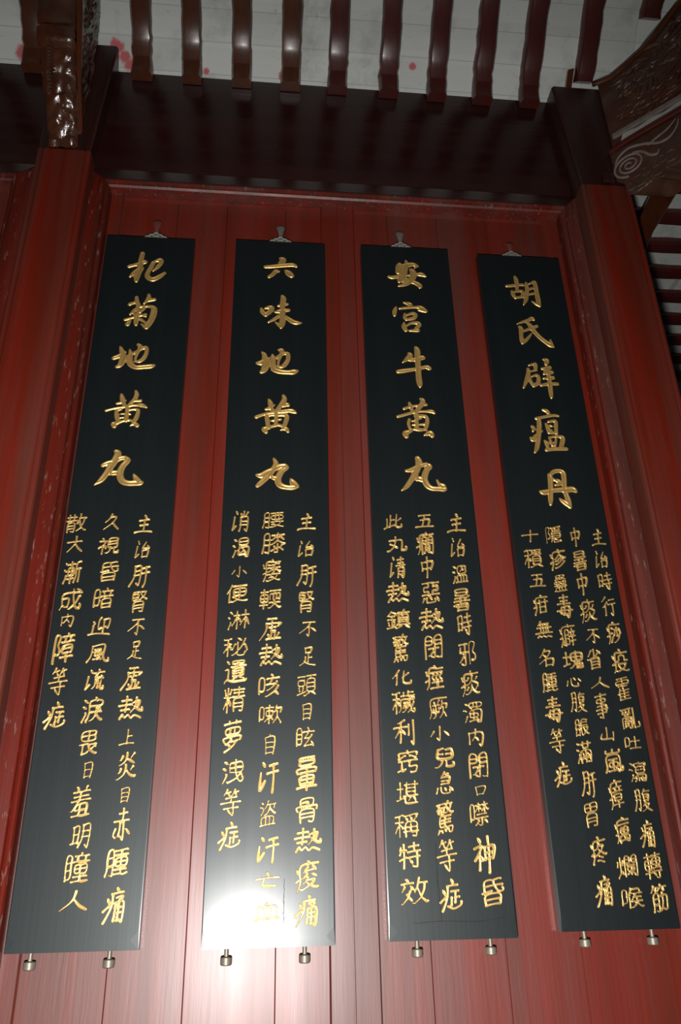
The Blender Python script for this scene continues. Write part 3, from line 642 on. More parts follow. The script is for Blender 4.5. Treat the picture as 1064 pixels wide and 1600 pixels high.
TITLES = {
    'A': [
        [[-517,3804,9, -520,3769,10, -521,3726,11, -528,3692,12, -529,3664,7], [-563,3735,7, -539,3745,7, -503,3762,9], [-520,3726,9, -539,3705,9, -554,3685,5], [-517,3715,7, -508,3730,4], [-473,3764,4, -446,3776,9, -441,3763,8, -454,3739,8, -469,3718,3], [-472,3758,9, -481,3732,8, -490,3700,9, -484,3684,10, -466,3676,10, -442,3692,9, -424,3711,6]],  # 杞
        [[-520,3584,7, -517,3566,8, -510,3547,9], [-543,3549,7, -524,3560,6], [-475,3599,6, -475,3579,9, -490,3556,4], [-476,3571,7, -452,3578,7], [-509,3536,6, -524,3519,7, -537,3501,4], [-509,3538,6, -485,3543,5, -461,3542,7, -450,3532,11, -451,3505,12, -458,3475,11, -470,3451,11, -474,3443,7, -492,3459,3], [-488,3532,6, -501,3513,5], [-509,3536,5, -509,3507,6, -512,3472,9, -511,3454,6], [-553,3475,6, -525,3487,5, -499,3497,5, -479,3505,5], [-525,3511,5, -516,3493,4], [-532,3474,3, -542,3455,9], [-502,3483,4, -494,3479,6, -483,3471,5, -478,3464,3], [-478,3495,4, -489,3497,4]],  # 菊
        [[-557,3348,5, -550,3330,9, -544,3304,10, -549,3272,10], [-576,3298,8, -558,3308,8, -539,3326,6], [-562,3260,6, -550,3267,8, -536,3287,5, -528,3311,4], [-522,3338,4, -518,3320,8, -519,3294,10, -513,3274,11, -494,3261,9, -465,3264,9, -440,3268,9, -428,3274,4], [-526,3311,5, -511,3320,6, -492,3335,6, -474,3349,7, -463,3350,7, -461,3331,7, -468,3305,8, -483,3288,7, -499,3288,4], [-494,3363,6, -486,3353,9, -491,3333,6, -498,3306,5, -499,3289,4]],  # 地
        [[-533,3141,5, -528,3123,9, -521,3102,7, -513,3089,5], [-545,3102,5, -532,3106,5, -514,3117,2], [-484,3158,5, -480,3142,8, -486,3122,7, -498,3106,6, -508,3092,4], [-485,3114,4, -464,3118,6], [-580,3071,5, -549,3082,4, -516,3089,5, -484,3097,5, -457,3098,8, -441,3090,4], [-544,3068,6, -540,3048,8, -534,3027,6], [-541,3072,4, -527,3078,3], [-500,3076,4, -471,3080,5, -469,3064,7, -474,3042,8, -482,3027,5], [-508,3089,6, -506,3065,7, -506,3031,6], [-527,3059,3, -503,3061,4, -494,3059,3], [-534,3022,6, -517,3030,5, -496,3035,5, -478,3029,5], [-530,3042,3, -517,3045,3], [-534,3020,5, -549,3018,8, -545,3008,8], [-491,3011,2, -477,3021,7, -467,3014,8]],  # 黄
        [[-529,2908,7, -521,2899,11, -527,2875,12, -539,2849,11, -552,2820,10, -567,2794,9, -587,2775,2], [-567,2851,7, -552,2860,8, -529,2868,8, -510,2880,8, -496,2883,8], [-496,2884,6, -485,2874,9, -499,2852,10, -506,2831,11, -505,2810,11, -495,2792,11, -476,2785,10, -452,2786,10, -436,2787,9, -428,2791,3], [-460,2819,4, -452,2805,9, -443,2793,10], [-538,2817,3, -530,2822,9, -518,2824,9]],  # 丸
    ],
    'B': [
        [[27,3815,7, 38,3809,11, 28,3792,11], [-34,3768,7, -9,3771,8, 32,3779,9, 74,3785,9, 89,3778,6], [20,3748,5, 8,3747,9, -6,3728,8, -18,3718,7], [48,3753,6, 60,3740,13, 70,3730,11]],  # 六
        [[-45,3558,5, -40,3542,9, -27,3528,9], [-29,3560,5, -12,3566,8, -3,3561,9, -13,3543,9, -27,3530,9], [19,3574,4, 35,3580,8, 55,3585,6], [9,3543,4, 25,3548,9, 61,3556,7], [35,3624,6, 40,3610,11, 37,3582,10, 37,3546,10, 38,3513,11, 36,3488,11, 32,3470,6], [32,3473,6, 22,3485,7, 12,3494,3], [23,3525,7, 6,3509,7, -16,3493,4], [49,3524,6, 62,3512,9, 80,3499,10, 96,3496,8, 112,3497,2]],  # 味
        [[-37,3351,4, -28,3339,9, -27,3317,10, -27,3287,10, -31,3268,9], [-54,3301,6, -40,3303,10, -16,3325,6], [-38,3261,7, -26,3268,8, -13,3288,5, -8,3310,4], [2,3342,4, 4,3324,10, 5,3294,10, 10,3275,11, 32,3266,10, 61,3264,9, 81,3267,11, 97,3273,4], [-8,3313,5, 15,3327,6, 38,3346,7, 56,3351,7, 61,3343,8, 60,3321,8, 49,3299,9, 36,3287,6, 23,3290,3], [26,3365,5, 37,3362,9, 33,3339,6, 25,3311,5, 25,3292,4]],  # 地
        [[-8,3142,4, -2,3127,9, 1,3109,8, 10,3091,6], [-18,3099,5, -3,3105,7, 15,3120,2], [45,3160,6, 49,3145,9, 38,3121,9, 21,3097,6, 16,3087,5], [45,3113,4, 58,3122,9, 65,3117,4], [-51,3065,7, -28,3076,6, 0,3085,6, 32,3090,7, 65,3096,8, 80,3094,9, 91,3088,4], [-14,3068,7, -11,3050,8, -8,3027,7], [-4,3072,4, 19,3076,4], [24,3074,5, 50,3076,6, 59,3070,8, 54,3045,8, 50,3030,6], [19,3079,6, 20,3054,7, 18,3031,6], [5,3051,4, 20,3055,4, 37,3058,4], [-10,3022,6, 7,3028,6, 29,3034,6, 50,3027,6], [-3,3020,5, -22,3016,9, -15,3003,7], [37,3013,3, 55,3020,8, 63,3008,6]],  # 黄
        [[15,2895,5, 22,2878,9, 19,2863,10, 5,2841,10, -12,2817,9, -30,2798,9, -40,2787,7], [-42,2829,6, -29,2827,10, -8,2841,10, 16,2854,9, 36,2866,9, 53,2868,9], [53,2871,7, 61,2862,7, 44,2847,9, 32,2825,11, 31,2806,11, 39,2791,11, 60,2784,9, 82,2784,9, 97,2789,7], [75,2817,4, 82,2803,11, 93,2793,9], [5,2830,5, 14,2820,8, 22,2818,8]],  # 丸
    ],
    'C': [
        [[509,3821,5, 509,3804,15, 502,3776,11], [537,3837,5, 540,3817,10], [520,3811,7, 542,3815,11, 566,3820,9, 583,3813,6], [583,3812,5, 571,3803,3], [538,3817,9, 529,3775,10, 520,3756,12, 508,3733,10, 503,3725,6], [462,3749,6, 477,3746,8, 502,3752,8, 533,3759,5, 576,3768,7, 597,3769,10, 614,3760,4], [554,3792,6, 563,3778,13, 561,3753,13, 548,3728,9, 526,3713,9, 500,3703,4], [534,3743,5, 553,3739,8], [512,3731,7, 552,3728,8, 573,3721,10, 587,3709,10, 586,3701,6]],  # 安
        [[516,3620,4, 533,3615,8, 541,3611,10], [483,3594,5, 477,3573,9, 476,3554,6], [498,3589,5, 523,3594,6, 561,3599,6, 584,3598,9, 602,3582,8], [573,3585,4, 593,3583,8], [517,3565,4, 516,3547,7, 522,3535,6], [525,3558,5, 549,3568,7, 561,3561,7, 551,3544,8, 522,3536,6], [512,3520,4, 510,3501,9, 517,3484,8], [520,3504,4, 540,3519,6, 566,3521,8, 572,3512,8, 559,3496,7], [533,3482,5, 564,3486,9]],  # 宫
        [[551,3403,6, 556,3388,11, 555,3352,11, 555,3307,10, 554,3263,11, 556,3234,10, 556,3219,3], [523,3373,6, 527,3364,10, 514,3347,9, 496,3330,3], [526,3343,8, 549,3347,9, 574,3356,10, 580,3352,3], [476,3287,8, 496,3291,9, 546,3302,7, 586,3313,8, 596,3308,9, 604,3308,3]],  # 牛
        [[511,3148,5, 514,3136,7, 521,3114,6, 530,3103,5], [490,3122,6, 518,3133,5, 550,3139,5, 574,3143,6], [556,3167,6, 563,3159,9, 555,3140,9, 542,3123,7, 532,3111,5], [465,3087,6, 492,3096,6, 529,3109,6, 563,3113,5, 592,3114,8, 602,3107,5], [507,3077,5, 503,3058,6, 508,3036,5, 516,3032,4], [530,3092,6, 566,3092,7, 574,3077,7, 570,3055,8, 564,3036,6], [534,3100,7, 534,3078,7, 532,3037,7], [518,3069,4, 534,3076,3, 551,3082,3], [518,3053,4, 561,3057,5], [522,3035,5, 541,3033,7, 565,3036,5], [512,3026,4, 490,3017,11, 492,3003,8], [558,3010,3, 580,3020,11, 587,3009,8]],  # 黄
        [[527,2914,9, 531,2899,12, 526,2874,10, 513,2848,10, 496,2821,9, 481,2799,8, 463,2783,3], [484,2862,6, 500,2865,8, 528,2881,8, 557,2891,7], [557,2892,5, 568,2882,10, 559,2869,10, 551,2851,11, 547,2829,11, 555,2806,11, 571,2794,9, 596,2793,9, 614,2792,9, 621,2797,4], [592,2827,4, 598,2813,6, 611,2803,11], [519,2824,4, 527,2831,10, 535,2827,9]],  # 丸
    ],
    'D': [
        [[987,3783,5, 991,3765,9, 991,3736,8, 988,3708,6], [947,3731,6, 966,3733,7, 997,3740,6, 1016,3741,7], [966,3705,5, 969,3687,8, 977,3671,6], [972,3701,5, 1004,3709,6, 1010,3704,6, 1005,3681,6, 982,3674,5], [982,3672,5, 1011,3678,5], [1031,3753,5, 1032,3730,8, 1028,3699,8, 1020,3665,8, 1007,3638,3], [1044,3748,4, 1065,3760,7, 1069,3744,9, 1070,3707,9, 1071,3665,10, 1073,3635,6], [1071,3637,6, 1057,3646,6, 1044,3657,3], [1035,3716,5, 1049,3724,6, 1057,3726,4], [1031,3691,5, 1053,3698,6]],  # 胡
        [[968,3539,2, 991,3550,6, 1015,3560,7, 1032,3569,9, 1040,3562,4], [976,3525,6, 981,3515,9, 978,3486,8, 977,3457,8, 978,3444,5], [979,3446,6, 994,3460,7, 1012,3482,5, 1024,3499,2], [990,3505,5, 1016,3517,7, 1047,3532,7], [1011,3547,6, 1022,3531,9, 1033,3507,9, 1051,3479,9, 1072,3457,9, 1090,3442,10, 1104,3432,3], [1095,3468,3, 1095,3452,7, 1098,3439,7]],  # 氏
        [[991,3340,4, 1011,3347,6, 1017,3344,8, 1015,3320,7], [988,3310,4, 1018,3319,4], [985,3323,6, 985,3307,8, 974,3273,8, 957,3235,4], [987,3283,5, 990,3262,7, 998,3244,6], [996,3288,4, 1015,3296,6, 1022,3285,7, 1017,3261,8, 998,3245,7], [1052,3371,4, 1065,3365,10, 1060,3349,7], [1042,3327,6, 1073,3333,8], [1074,3332,5, 1055,3313,6], [1054,3322,6, 1049,3304,6], [1046,3302,5, 1075,3311,8, 1082,3310,4], [1042,3281,5, 1079,3286,8], [1028,3249,6, 1058,3257,7, 1093,3258,7], [1065,3310,7, 1064,3272,8, 1062,3233,9, 1061,3201,7, 1060,3190,2]],  # 辟
        [[1019,3138,5, 1033,3133,8, 1039,3124,7], [988,3099,6, 1020,3107,6, 1058,3115,6, 1075,3113,5], [997,3093,8, 997,3076,9, 991,3040,9, 982,2999,9, 974,2971,8, 964,2952,4], [968,3063,6, 973,3055,7, 968,3042,4], [957,3014,5, 964,3006,9, 979,3023,8, 1005,3046,3], [1023,3076,5, 1028,3058,8, 1030,3039,7], [1034,3086,5, 1055,3091,6, 1062,3085,7, 1059,3057,7, 1057,3037,6], [1038,3070,4, 1045,3066,3], [1032,3038,6, 1059,3039,6], [1031,3053,5, 1041,3048,4], [1009,3002,5, 1014,2992,8, 1016,2976,6], [1028,3015,4, 1031,3000,6, 1035,2984,6], [1027,3018,4, 1055,3023,5, 1078,3019,8, 1074,2997,9, 1066,2980,7], [1054,3016,3, 1050,3001,5, 1044,2982,5], [1010,2964,7, 1037,2969,7, 1086,2971,7]],  # 瘟
        [[1003,2863,4, 1007,2852,9, 1005,2820,9, 1001,2791,9, 997,2762,9, 994,2741,5], [1011,2863,7, 1025,2875,8, 1047,2878,8, 1059,2869,9, 1058,2841,9, 1055,2812,9, 1056,2787,9, 1062,2760,9, 1064,2735,7, 1065,2729,3], [1063,2734,6, 1051,2747,9, 1038,2758,7, 1031,2766,3], [1016,2850,3, 1022,2840,5, 1035,2837,8, 1039,2825,7, 1022,2819,4], [965,2792,6, 976,2789,10, 1001,2796,8, 1028,2800,9, 1059,2802,10, 1084,2804,11, 1095,2796,6]],  # 丹
    ],
}
# running-hand forms of the characters that recur most: strokes of x, y pairs in an 80 x 80 box
BRUSH = {
'主': [[40,80,48,70], [18,55,62,62], [22,33,58,38], [42,58,40,10], [0,2,30,8,80,8]],
'治': [[15,80,20,68], [12,55,6,20,4,2,22,18], [60,78,42,48,58,46,74,50], [66,60,78,48], [40,34,42,4], [40,34,74,38,70,6], [42,6,70,9]],
'肝': [[18,80,16,40,0,4], [18,78,42,80,40,30,36,8,28,14], [18,60,38,63], [17,44,38,47], [52,72,78,78], [46,50,80,56], [66,76,64,20,58,0]],
'不': [[18,76,75,80], [52,76,35,50,0,14], [48,58,46,0,38,6], [58,46,80,28]],
'足': [[28,78,32,56], [28,78,62,80,56,58], [32,58,56,60], [46,58,44,12], [46,36,62,38], [30,38,26,18,0,0], [24,18,44,6,80,2]],
'熱': [[24,80,22,30], [8,66,40,70], [0,48,44,54], [8,34,36,38], [60,78,56,50,42,28], [46,60,70,66,64,40,80,34,80,44], [52,48,60,42], [6,6,15,20,23,9,35,19,45,8,57,18,78,11]],
'等': [[24,80,10,62], [20,70,38,74], [28,70,32,62], [56,80,46,64], [52,72,70,76], [58,70,62,62], [20,52,64,58], [42,60,40,42], [0,36,80,44], [12,22,70,28], [50,40,50,4,38,10], [30,18,38,10]],
'症': [[44,80,50,70], [28,62,66,66], [30,62,26,36,8,2], [12,54,18,44], [0,22,22,36], [44,50,70,52], [58,50,56,22], [57,36,72,38], [44,36,42,16], [30,14,50,8,76,16,80,26]],
'痛': [[48,80,54,72], [30,64,72,68], [32,64,28,36,4,0], [14,56,20,46], [0,26,22,38], [46,56,70,58,58,48], [46,44,42,4], [46,44,76,46,74,2,66,6], [45,32,72,34], [44,20,72,22], [58,46,56,4]],
'上': [[42,80,40,8], [42,44,66,48], [0,2,40,8,80,10]],
'日': [[10,78,16,0], [10,76,80,80,72,2], [16,42,62,45], [16,6,72,10]],
'目': [[10,78,16,0], [10,76,80,80,72,2], [16,54,66,57], [16,30,64,33], [16,6,72,10]],
'自': [[44,80,32,68], [8,66,14,0], [8,66,80,70,72,0], [14,46,66,49], [14,26,66,29], [14,4,72,8]],
'人': [[44,80,34,44,0,4], [40,50,58,24,80,10]],
'久': [[40,80,26,56,6,36], [34,66,62,68,44,36,0,0], [46,40,60,20,80,4]],
'大': [[0,50,74,58], [44,80,38,44,4,0], [42,46,58,22,80,6]],
'小': [[42,80,40,6,30,14], [14,50,0,22], [60,54,80,30]],
'亡': [[36,80,44,66], [0,44,80,54], [30,48,26,12,70,12]],
'中': [[6,60,10,28], [6,58,76,64,66,32], [10,32,66,37], [40,80,38,0]],
'五': [[14,72,66,78], [42,76,30,10], [20,46,62,50,56,12], [0,4,80,10]],
'此': [[30,74,26,14], [30,48,44,52], [12,54,12,14], [0,4,46,24], [58,80,54,18,78,14,80,28], [78,60,58,44]],
'化': [[28,80,0,34], [20,56,18,0], [70,66,42,40], [50,78,46,14,76,8,80,24]],
'利': [[44,80,16,68], [0,52,50,58], [28,72,26,6], [26,52,4,20], [30,48,46,34], [60,66,60,32], [80,80,80,4,72,10]],
'口': [[10,70,20,6], [10,68,80,76,62,14], [20,12,64,18]],
'十': [[0,42,80,52], [44,80,40,0]],
'心': [[6,46,0,10], [24,66,26,18,44,4,64,10,62,30], [40,72,50,54], [66,66,80,46]],
'山': [[38,80,36,16], [10,44,4,10,70,16], [78,54,74,4]],
'名': [[34,80,20,58,4,40], [28,68,62,72,40,40,0,8], [26,52,38,44], [36,32,36,0], [36,32,76,36,72,4], [36,4,72,7]],
'行': [[26,80,4,60], [32,58,4,34], [20,44,18,0], [46,68,74,72], [40,48,80,54], [64,50,62,2,52,10]],
'汗': [[14,78,22,68], [6,52,2,6,24,30], [44,70,76,76], [34,48,80,56], [60,74,58,0]],
'内': [[8,62,10,8], [8,60,80,66,74,4,62,10], [44,80,40,50,24,24], [42,46,58,28]],
'風': [[16,74,12,30,0,0], [16,72,60,80,58,30,66,6,80,4,80,18], [26,58,48,62], [26,46,28,30], [26,46,48,48,46,30], [28,32,46,33], [36,58,36,12], [24,12,46,16], [44,24,52,12]],
'明': [[8,70,10,14], [8,70,32,74,30,16], [10,44,30,46], [0,12,32,18], [50,80,48,36,34,2], [50,78,80,80,76,4,66,10], [50,58,74,60], [49,38,74,40]],
'時': [[6,66,8,16], [6,66,28,70,26,18], [8,42,26,44], [8,18,26,20], [46,66,76,70], [60,80,58,48], [38,46,80,52], [38,28,78,33], [66,46,66,4,54,10], [46,22,54,14]],
'虛': [[28,78,62,80], [46,78,46,58], [24,62,22,36,0,0], [24,60,80,64,70,54], [36,48,60,50], [46,46,44,34,60,36], [44,30,42,6], [58,30,56,6], [30,22,36,12], [72,26,64,12], [26,3,80,8]],
'神': [[20,76,28,66], [4,52,32,58,4,26], [22,44,20,6], [26,36,34,26], [44,56,46,28], [44,56,80,60,74,32], [46,42,72,45], [46,30,72,33], [58,80,58,0]],
'急': [[42,80,24,60], [36,72,58,74,50,62], [24,58,64,62,60,38], [28,48,60,50], [24,36,60,39], [6,22,0,4], [22,24,28,4,62,4,64,16], [40,24,46,14], [64,28,80,14]],
'赤': [[26,66,62,70], [44,80,42,46], [6,46,74,52], [34,46,30,10], [50,46,50,2,42,8], [14,28,4,12,14,6], [64,30,80,18]],
'迎': [[14,62,20,54], [16,44,12,14,0,4], [0,4,30,8,80,6], [44,80,36,66,36,30,48,36], [54,70,76,74,72,36,64,40], [56,70,54,18]],
'消': [[18,80,24,70], [12,56,6,20,2,4,20,20], [58,80,56,60], [42,72,48,62], [78,76,66,62], [42,56,40,20,36,2], [42,54,76,58,74,4,64,8], [42,40,72,42], [42,26,72,28]],
'清': [[18,80,24,70], [12,56,6,20,2,4,20,20], [44,70,74,74], [46,58,72,61], [36,46,80,51], [60,80,58,46], [46,36,44,2], [46,36,74,39,72,4,64,8], [46,24,72,26], [46,14,72,16]],
'流': [[18,78,24,68], [12,52,6,20,2,4,20,22], [54,80,58,72], [34,64,78,70], [54,66,42,48,70,52], [66,58,76,48], [44,40,40,18,30,6], [56,40,54,12], [68,40,66,10,78,8,80,18]],
'無': [[26,80,12,60], [24,68,64,72], [8,48,76,54], [26,66,24,26], [38,68,37,26], [50,69,50,28], [62,70,62,30], [0,22,80,30], [10,4,18,12,28,5,38,12,50,5,60,11,76,8]],
'毒': [[18,70,60,74], [22,58,56,61], [6,46,72,51], [40,80,38,46], [24,36,18,12,60,10], [22,34,64,38,58,0,50,4], [0,20,80,26], [40,34,36,6]],
'腹': [[10,76,10,36,0,2], [10,74,28,77,26,6,20,10], [10,56,26,58], [10,40,26,42], [54,80,42,64], [48,72,76,75], [46,60,48,38], [46,60,70,62,68,40], [48,50,68,52], [48,40,68,42], [54,36,40,18], [50,28,70,30,56,12,36,0], [50,24,62,10,80,2]],
}
SIDE_Y = [0.725, 0.96, 1.195, 1.43, 1.665, 1.90, 2.135, 2.37, 2.605]
FAR_A = (1.936, 0.55, 4.619)
FAR_B = (2.281, 0.55, 5.19)
CRACKS = {'B': [[(0.0655, 1.5624, 0.0009), (0.0651, 1.4428)]], 'C': [[(0.5006, 1.644, 0.0009), (0.4985, 1.5408), (0.5038, 1.4431)], [(0.4211, 1.4419, 0.0007), (0.5023, 1.4463), (0.6015, 1.4423), (0.6808, 1.45), (0.6859, 1.4626)]]}

# ------------------------------------------------------------------ floor and walls
BOARD_Y = 0.0300          # back of the hanging boards, flat against the framing
PLANK_Y = 0.0390         # face of the plank wall, 8 mm behind the framing
FRAME_L, FRAME_R, FRAME_T = -0.768, 1.318, 4.255

mb = MB()
mb.box(-3.2, 4.4, -4.2, 4.6, -0.06, 0.0)
struct('floor', mb, 'paving')


def plank_wall(name, xs, mat, z1=4.20, y=PLANK_Y):
    """Tight vertical planks with small worn arrises at each seam."""
    mb = MB()
    for a, b in zip(xs[:-1], xs[1:]):
        g = 0.0004
        c = 0.0014
        poly = [(a + g, y + c), (a + g + c, y), (b - g - c, y), (b - g, y + c), (b - g, y + 0.03), (a + g, y + 0.03)]
        mb.prism(poly, lambda u, v: (u, v, 0.0), lambda u, v: (u, v, z1))
    mb.box(xs[0], xs[-1], y + 0.0285, y + 0.06, 0.0, z1)
    return struct(name, mb, mat)


plank_wall('wall_back', [-0.72, -0.401, -0.198, 0.045, 0.215, 0.305, 0.475, 0.689, 0.906, 1.27], 'red_plank')
side = MB()
side.box(1.318, 1.50, 0.17, 4.2, 0.0, 4.86)
struct('wall_right', side, 'dark_post')
plank_wall('wall_left', [-2.4, -2.1, -1.8, -1.5, -1.25, -1.02], 'red_plank')


# two leaves of flat framing over the planks: rails above, stiles at the sides and in the middle
def framing(name, x0, x1, sw0, sw1, z_bot_rail):
    mb = MB()
    y = 0.0305
    zt = 4.19
    for a, b, bev_l, bev_r in ((x0, x0 + sw0, 0, 1), (x1 - sw1, x1, 1, 0)):
        poly = [(a + (0.005 if bev_l else 0.001), y), (b - (0.005 if bev_r else 0.001), y), (b, PLANK_Y), (b, PLANK_Y + 0.004), (a, PLANK_Y + 0.004), (a, PLANK_Y)]
        mb.prism(poly, lambda u, v: (u, v, 0.0), lambda u, v: (u, v, zt))
    # top rail with a long sloping lower edge
    poly = [(y + 0.0005, zt), (y + 0.0005, 4.150), (PLANK_Y, 4.122), (PLANK_Y + 0.004, 4.122), (PLANK_Y + 0.004, zt)]
    mb.prism(poly, lambda u, v: (x0 + sw0, u, v), lambda u, v: (x1 - sw1, u, v))
    return struct(name, mb, 'red_plank')


framing('trim_1', -0.700, 0.2575, 0.075, 0.066, 0)
framing('trim_2', 0.2615, 1.262, 0.072, 0.105, 0)


# moulded frame: the section runs up one jamb, across the head and down the other, mitred
def moulded_frame(name, xl, xr, zt, left=True, right=True, mat='red_head'):
    prof = [(0.0, 0.012), (0.0, 0.002), (0.006, 0.0), (0.012, 0.000), (0.040, -0.014), (0.066, -0.026), (0.070, -0.031), (0.076, -0.033),
            (0.081, -0.030), (0.082, -0.023), (0.087, -0.022), (0.092, -0.014), (0.094, 0.026), (0.094, 0.05), (0.0, 0.05)]
    # the jambs are flat with a bead along the inner edge; they swell into the head's section near the mitre
    flat = [(0.0, 0.012), (0.0, 0.002), (0.006, -0.006), (0.012, -0.010), (0.040, -0.012), (0.066, -0.012), (0.070, -0.014), (0.076, -0.023),
            (0.081, -0.025), (0.082, -0.023), (0.088, -0.018), (0.092, -0.010), (0.094, 0.026), (0.094, 0.05), (0.0, 0.05)]
    mb = MB()
    rings = []
    if left:
        rings.append([(xl + o, y, 0.0) for o, y in flat])
        rings.append([(xl + o, y, zt - 0.19) for o, y in flat])
        rings.append([(xl + o, y, zt - 1.25 * o) for o, y in prof])
    else:
        rings.append([(xl, y, zt - 1.25 * o) for o, y in prof])
    if right:
        rings.append([(xr - o, y, zt - 1.25 * o) for o, y in prof])
        rings.append([(xr - o, y, zt - 0.19) for o, y in flat])
        rings.append([(xr - o, y, 0.0) for o, y in flat])
    else:
        rings.append([(xr, y, zt - 1.25 * o) for o, y in prof])
    mb.loft(rings)
    return struct(name, mb, mat)


moulded_frame('trim_3', FRAME_L, FRAME_R, FRAME_T)
# the sloping dark fillet between the lintel and the nose of the head moulding
def fillet(name, xl, xr, zt):
    mb = MB()
    A, B = (0.004, -0.0055), (0.063, -0.0265)
    def ring(x, s):
        return [(x + s * A[0], A[1], zt - 1.25 * A[0]), (x + s * B[0], B[1], zt - 1.25 * B[0]), (x + s * B[0], B[1] + 0.02, zt - 1.25 * B[0]), (x + s * A[0], A[1] + 0.02, zt - 1.25 * A[0])]
    mb.loft([ring(xl, 1), ring(xr, -1)])
    return struct(name, mb, 'dark')


fillet('trim_5', FRAME_L, FRAME_R, FRAME_T)
fillet('trim_6', -2.4, -0.972, FRAME_T)
moulded_frame('trim_4', -2.4, -0.972, FRAME_T, left=False, right=True)

# ------------------------------------------------------------------ lintels
def lintel(x0, x1, label):
    mb = MB()
    poly = [(0.0, 4.258), (0.0, 4.868), (0.012, 4.882), (0.16, 4.882), (0.16, 4.258)]
    mb.prism(poly, lambda u, v: (x0, u, v), lambda u, v: (x1, u, v))
    return tag(mb.build('lintel_beam', 'dark', origin=((x0 + x1) / 2, 0.08, 4.258)), label, 'beam')


lintel(-0.768, 1.30, 'wide dark brown glossy lintel beam above the four black boards')
lintel(-2.4, -0.972, 'dark brown lintel beam left of the left red post')

# ------------------------------------------------------------------ posts
def post(x0, x1, hx0, hx1, zt, label, mirror):
    t = thing('square_post', label, 'post', ((x0 + x1) / 2, 0.0, 0.0))
    o = t.location.copy()
    y0, y1 = -0.080, 0.16
    # section with a groove and a bead near each front edge
    w = x1 - x0
    g = 0.022
    sec = [(0, y1), (0, y0 + 0.012), (0.004, y0 + 0.004), (0.010, y0), (g - 0.004, y0 + 0.0005), (g, y0 + 0.007), (g + 0.006, y0 + 0.001), (g + 0.016, y0),
           (w - g - 0.016, y0), (w - g - 0.006, y0 + 0.001), (w - g, y0 + 0.007), (w - g + 0.004, y0 + 0.0005), (w - 0.010, y0), (w - 0.004, y0 + 0.004), (w, y0 + 0.012), (w, y1)]
    mb = MB()
    mb.prism(sec, lambda u, v: (x0 + u, v, 0.0), lambda u, v: (x0 + u, v, zt))
    mb.build('shaft', 'red', t, origin=o)
    mb = MB()
    yh = y0 + 0.004
    a0, a1 = x0 + 0.004, x1 - 0.004
    zh = 4.875 if mirror else 4.93
    c = 0.008
    def ring(a, b, z):
        return [(a, y1, z), (a, yh + c, z), (a + c, yh, z), (b - c, yh, z), (b, yh + c, z), (b, y1, z)]
    mb.loft([ring(a0, a1, zt), ring(hx0, hx1, zh)])
    mb.build('head', 'dark_post', t, origin=o)['label'] = 'dark brown post head'
    return t


post(-0.966, -0.752, -0.975, -0.712, 4.262, 'tall red square post left of the black boards, carved bracket at its top', False)
post(1.315, 1.535, 1.272, 1.520, 4.250, 'tall red square post right of the black boards', True)

# ------------------------------------------------------------------ ceilings
# run outwards from the wall (r) and height (z): a short slope, a kink, then a steep slope
TILE = [(-0.02, 4.850), (0.0, 4.872), (0.045, 4.925), (0.085, 4.966), (0.122, 4.988), (0.165, 5.030), (0.22, 5.095), (0.30, 5.165), (0.40, 5.21), (0.60, 5.24), (2.60, 5.26)]


def tile_z(r):
    for (a, za), (b, zb) in zip(TILE[:-1], TILE[1:]):
        if r <= b:
            return za + (zb - za) * (r - a) / (b - a)
    return TILE[-1][1]


HIP_X = 1.50


def ceiling(name, place, s0, s1, hip_sign):
    """Curved sheet of tiles with real thickness, cut along the diagonal hip."""
    arc = [0.0]
    for (a, za), (b, zb) in zip(TILE[:-1], TILE[1:]):
        arc.append(arc[-1] + math.hypot(b - a, zb - za))
    mb = MB()
    bot, top = [], []
    for (r, z) in TILE:
        e0, e1 = (s0, s1 + max(r, 0)) if hip_sign > 0 else (s0 - max(r, 0), s1)
        bot.append([place(e0, r, z), place(e1, r, z)])
        top.append([place(e0, r - 0.0, z + 0.05), place(e1, r - 0.0, z + 0.05)])
    rings = [[bt[0], bt[1], tp[1], tp[0]] for bt, tp in zip(bot, top)]
    mb.loft(rings)
    o = struct(name, mb, 'tile')
    me = o.data
    uvl = me.uv_layers.new(name='UVMap')
    zs = {round(z, 5): arc[i] for i, (r, z) in enumerate(TILE)}
    zs.update({round(z + 0.05, 5): arc[i] for i, (r, z) in enumerate(TILE)})
    for p in me.polygons:
        for li in p.loop_indices:
            co = me.vertices[me.loops[li].vertex_index].co
            s = co.x if hip_sign > 0 else co.y
            uvl.data[li].uv = (s + 0.1536, zs.get(round(co.z, 5), 0.0) + 0.085)
    return o


ceiling('ceiling_front', lambda s, r, z: (s, -r, z), -2.4, HIP_X, 1)
ceiling('ceiling_side', lambda s, r, z: (HIP_X + r, s, z), 0.0, 4.2, -1)

# ------------------------------------------------------------------ rafters
rng = random.Random(7)


def rafter_path(r0, r1):
    pts = []
    n = 26
    for i in range(n + 1):
        f = i / n
        r = r0 + (r1 - r0) * (f ** 1.9)
        pts.append((r, tile_z(r)))
    if r0 < 0.05:
        pts = [(0.004, 4.812), (0.006, 4.830), (0.010, 4.852), (0.018, 4.876)] + pts
        n = len(pts) - 1
    # smooth the kink and hang the rafter under the tiles
    out = []
    for i, (r, z) in enumerate(pts):
        a = pts[max(i - 1, 0)]
        b = pts[min(i + 1, n)]
        t = Vector((b[0] - a[0], b[1] - a[1])).normalized()
        out.append((r, z, t))
    return out


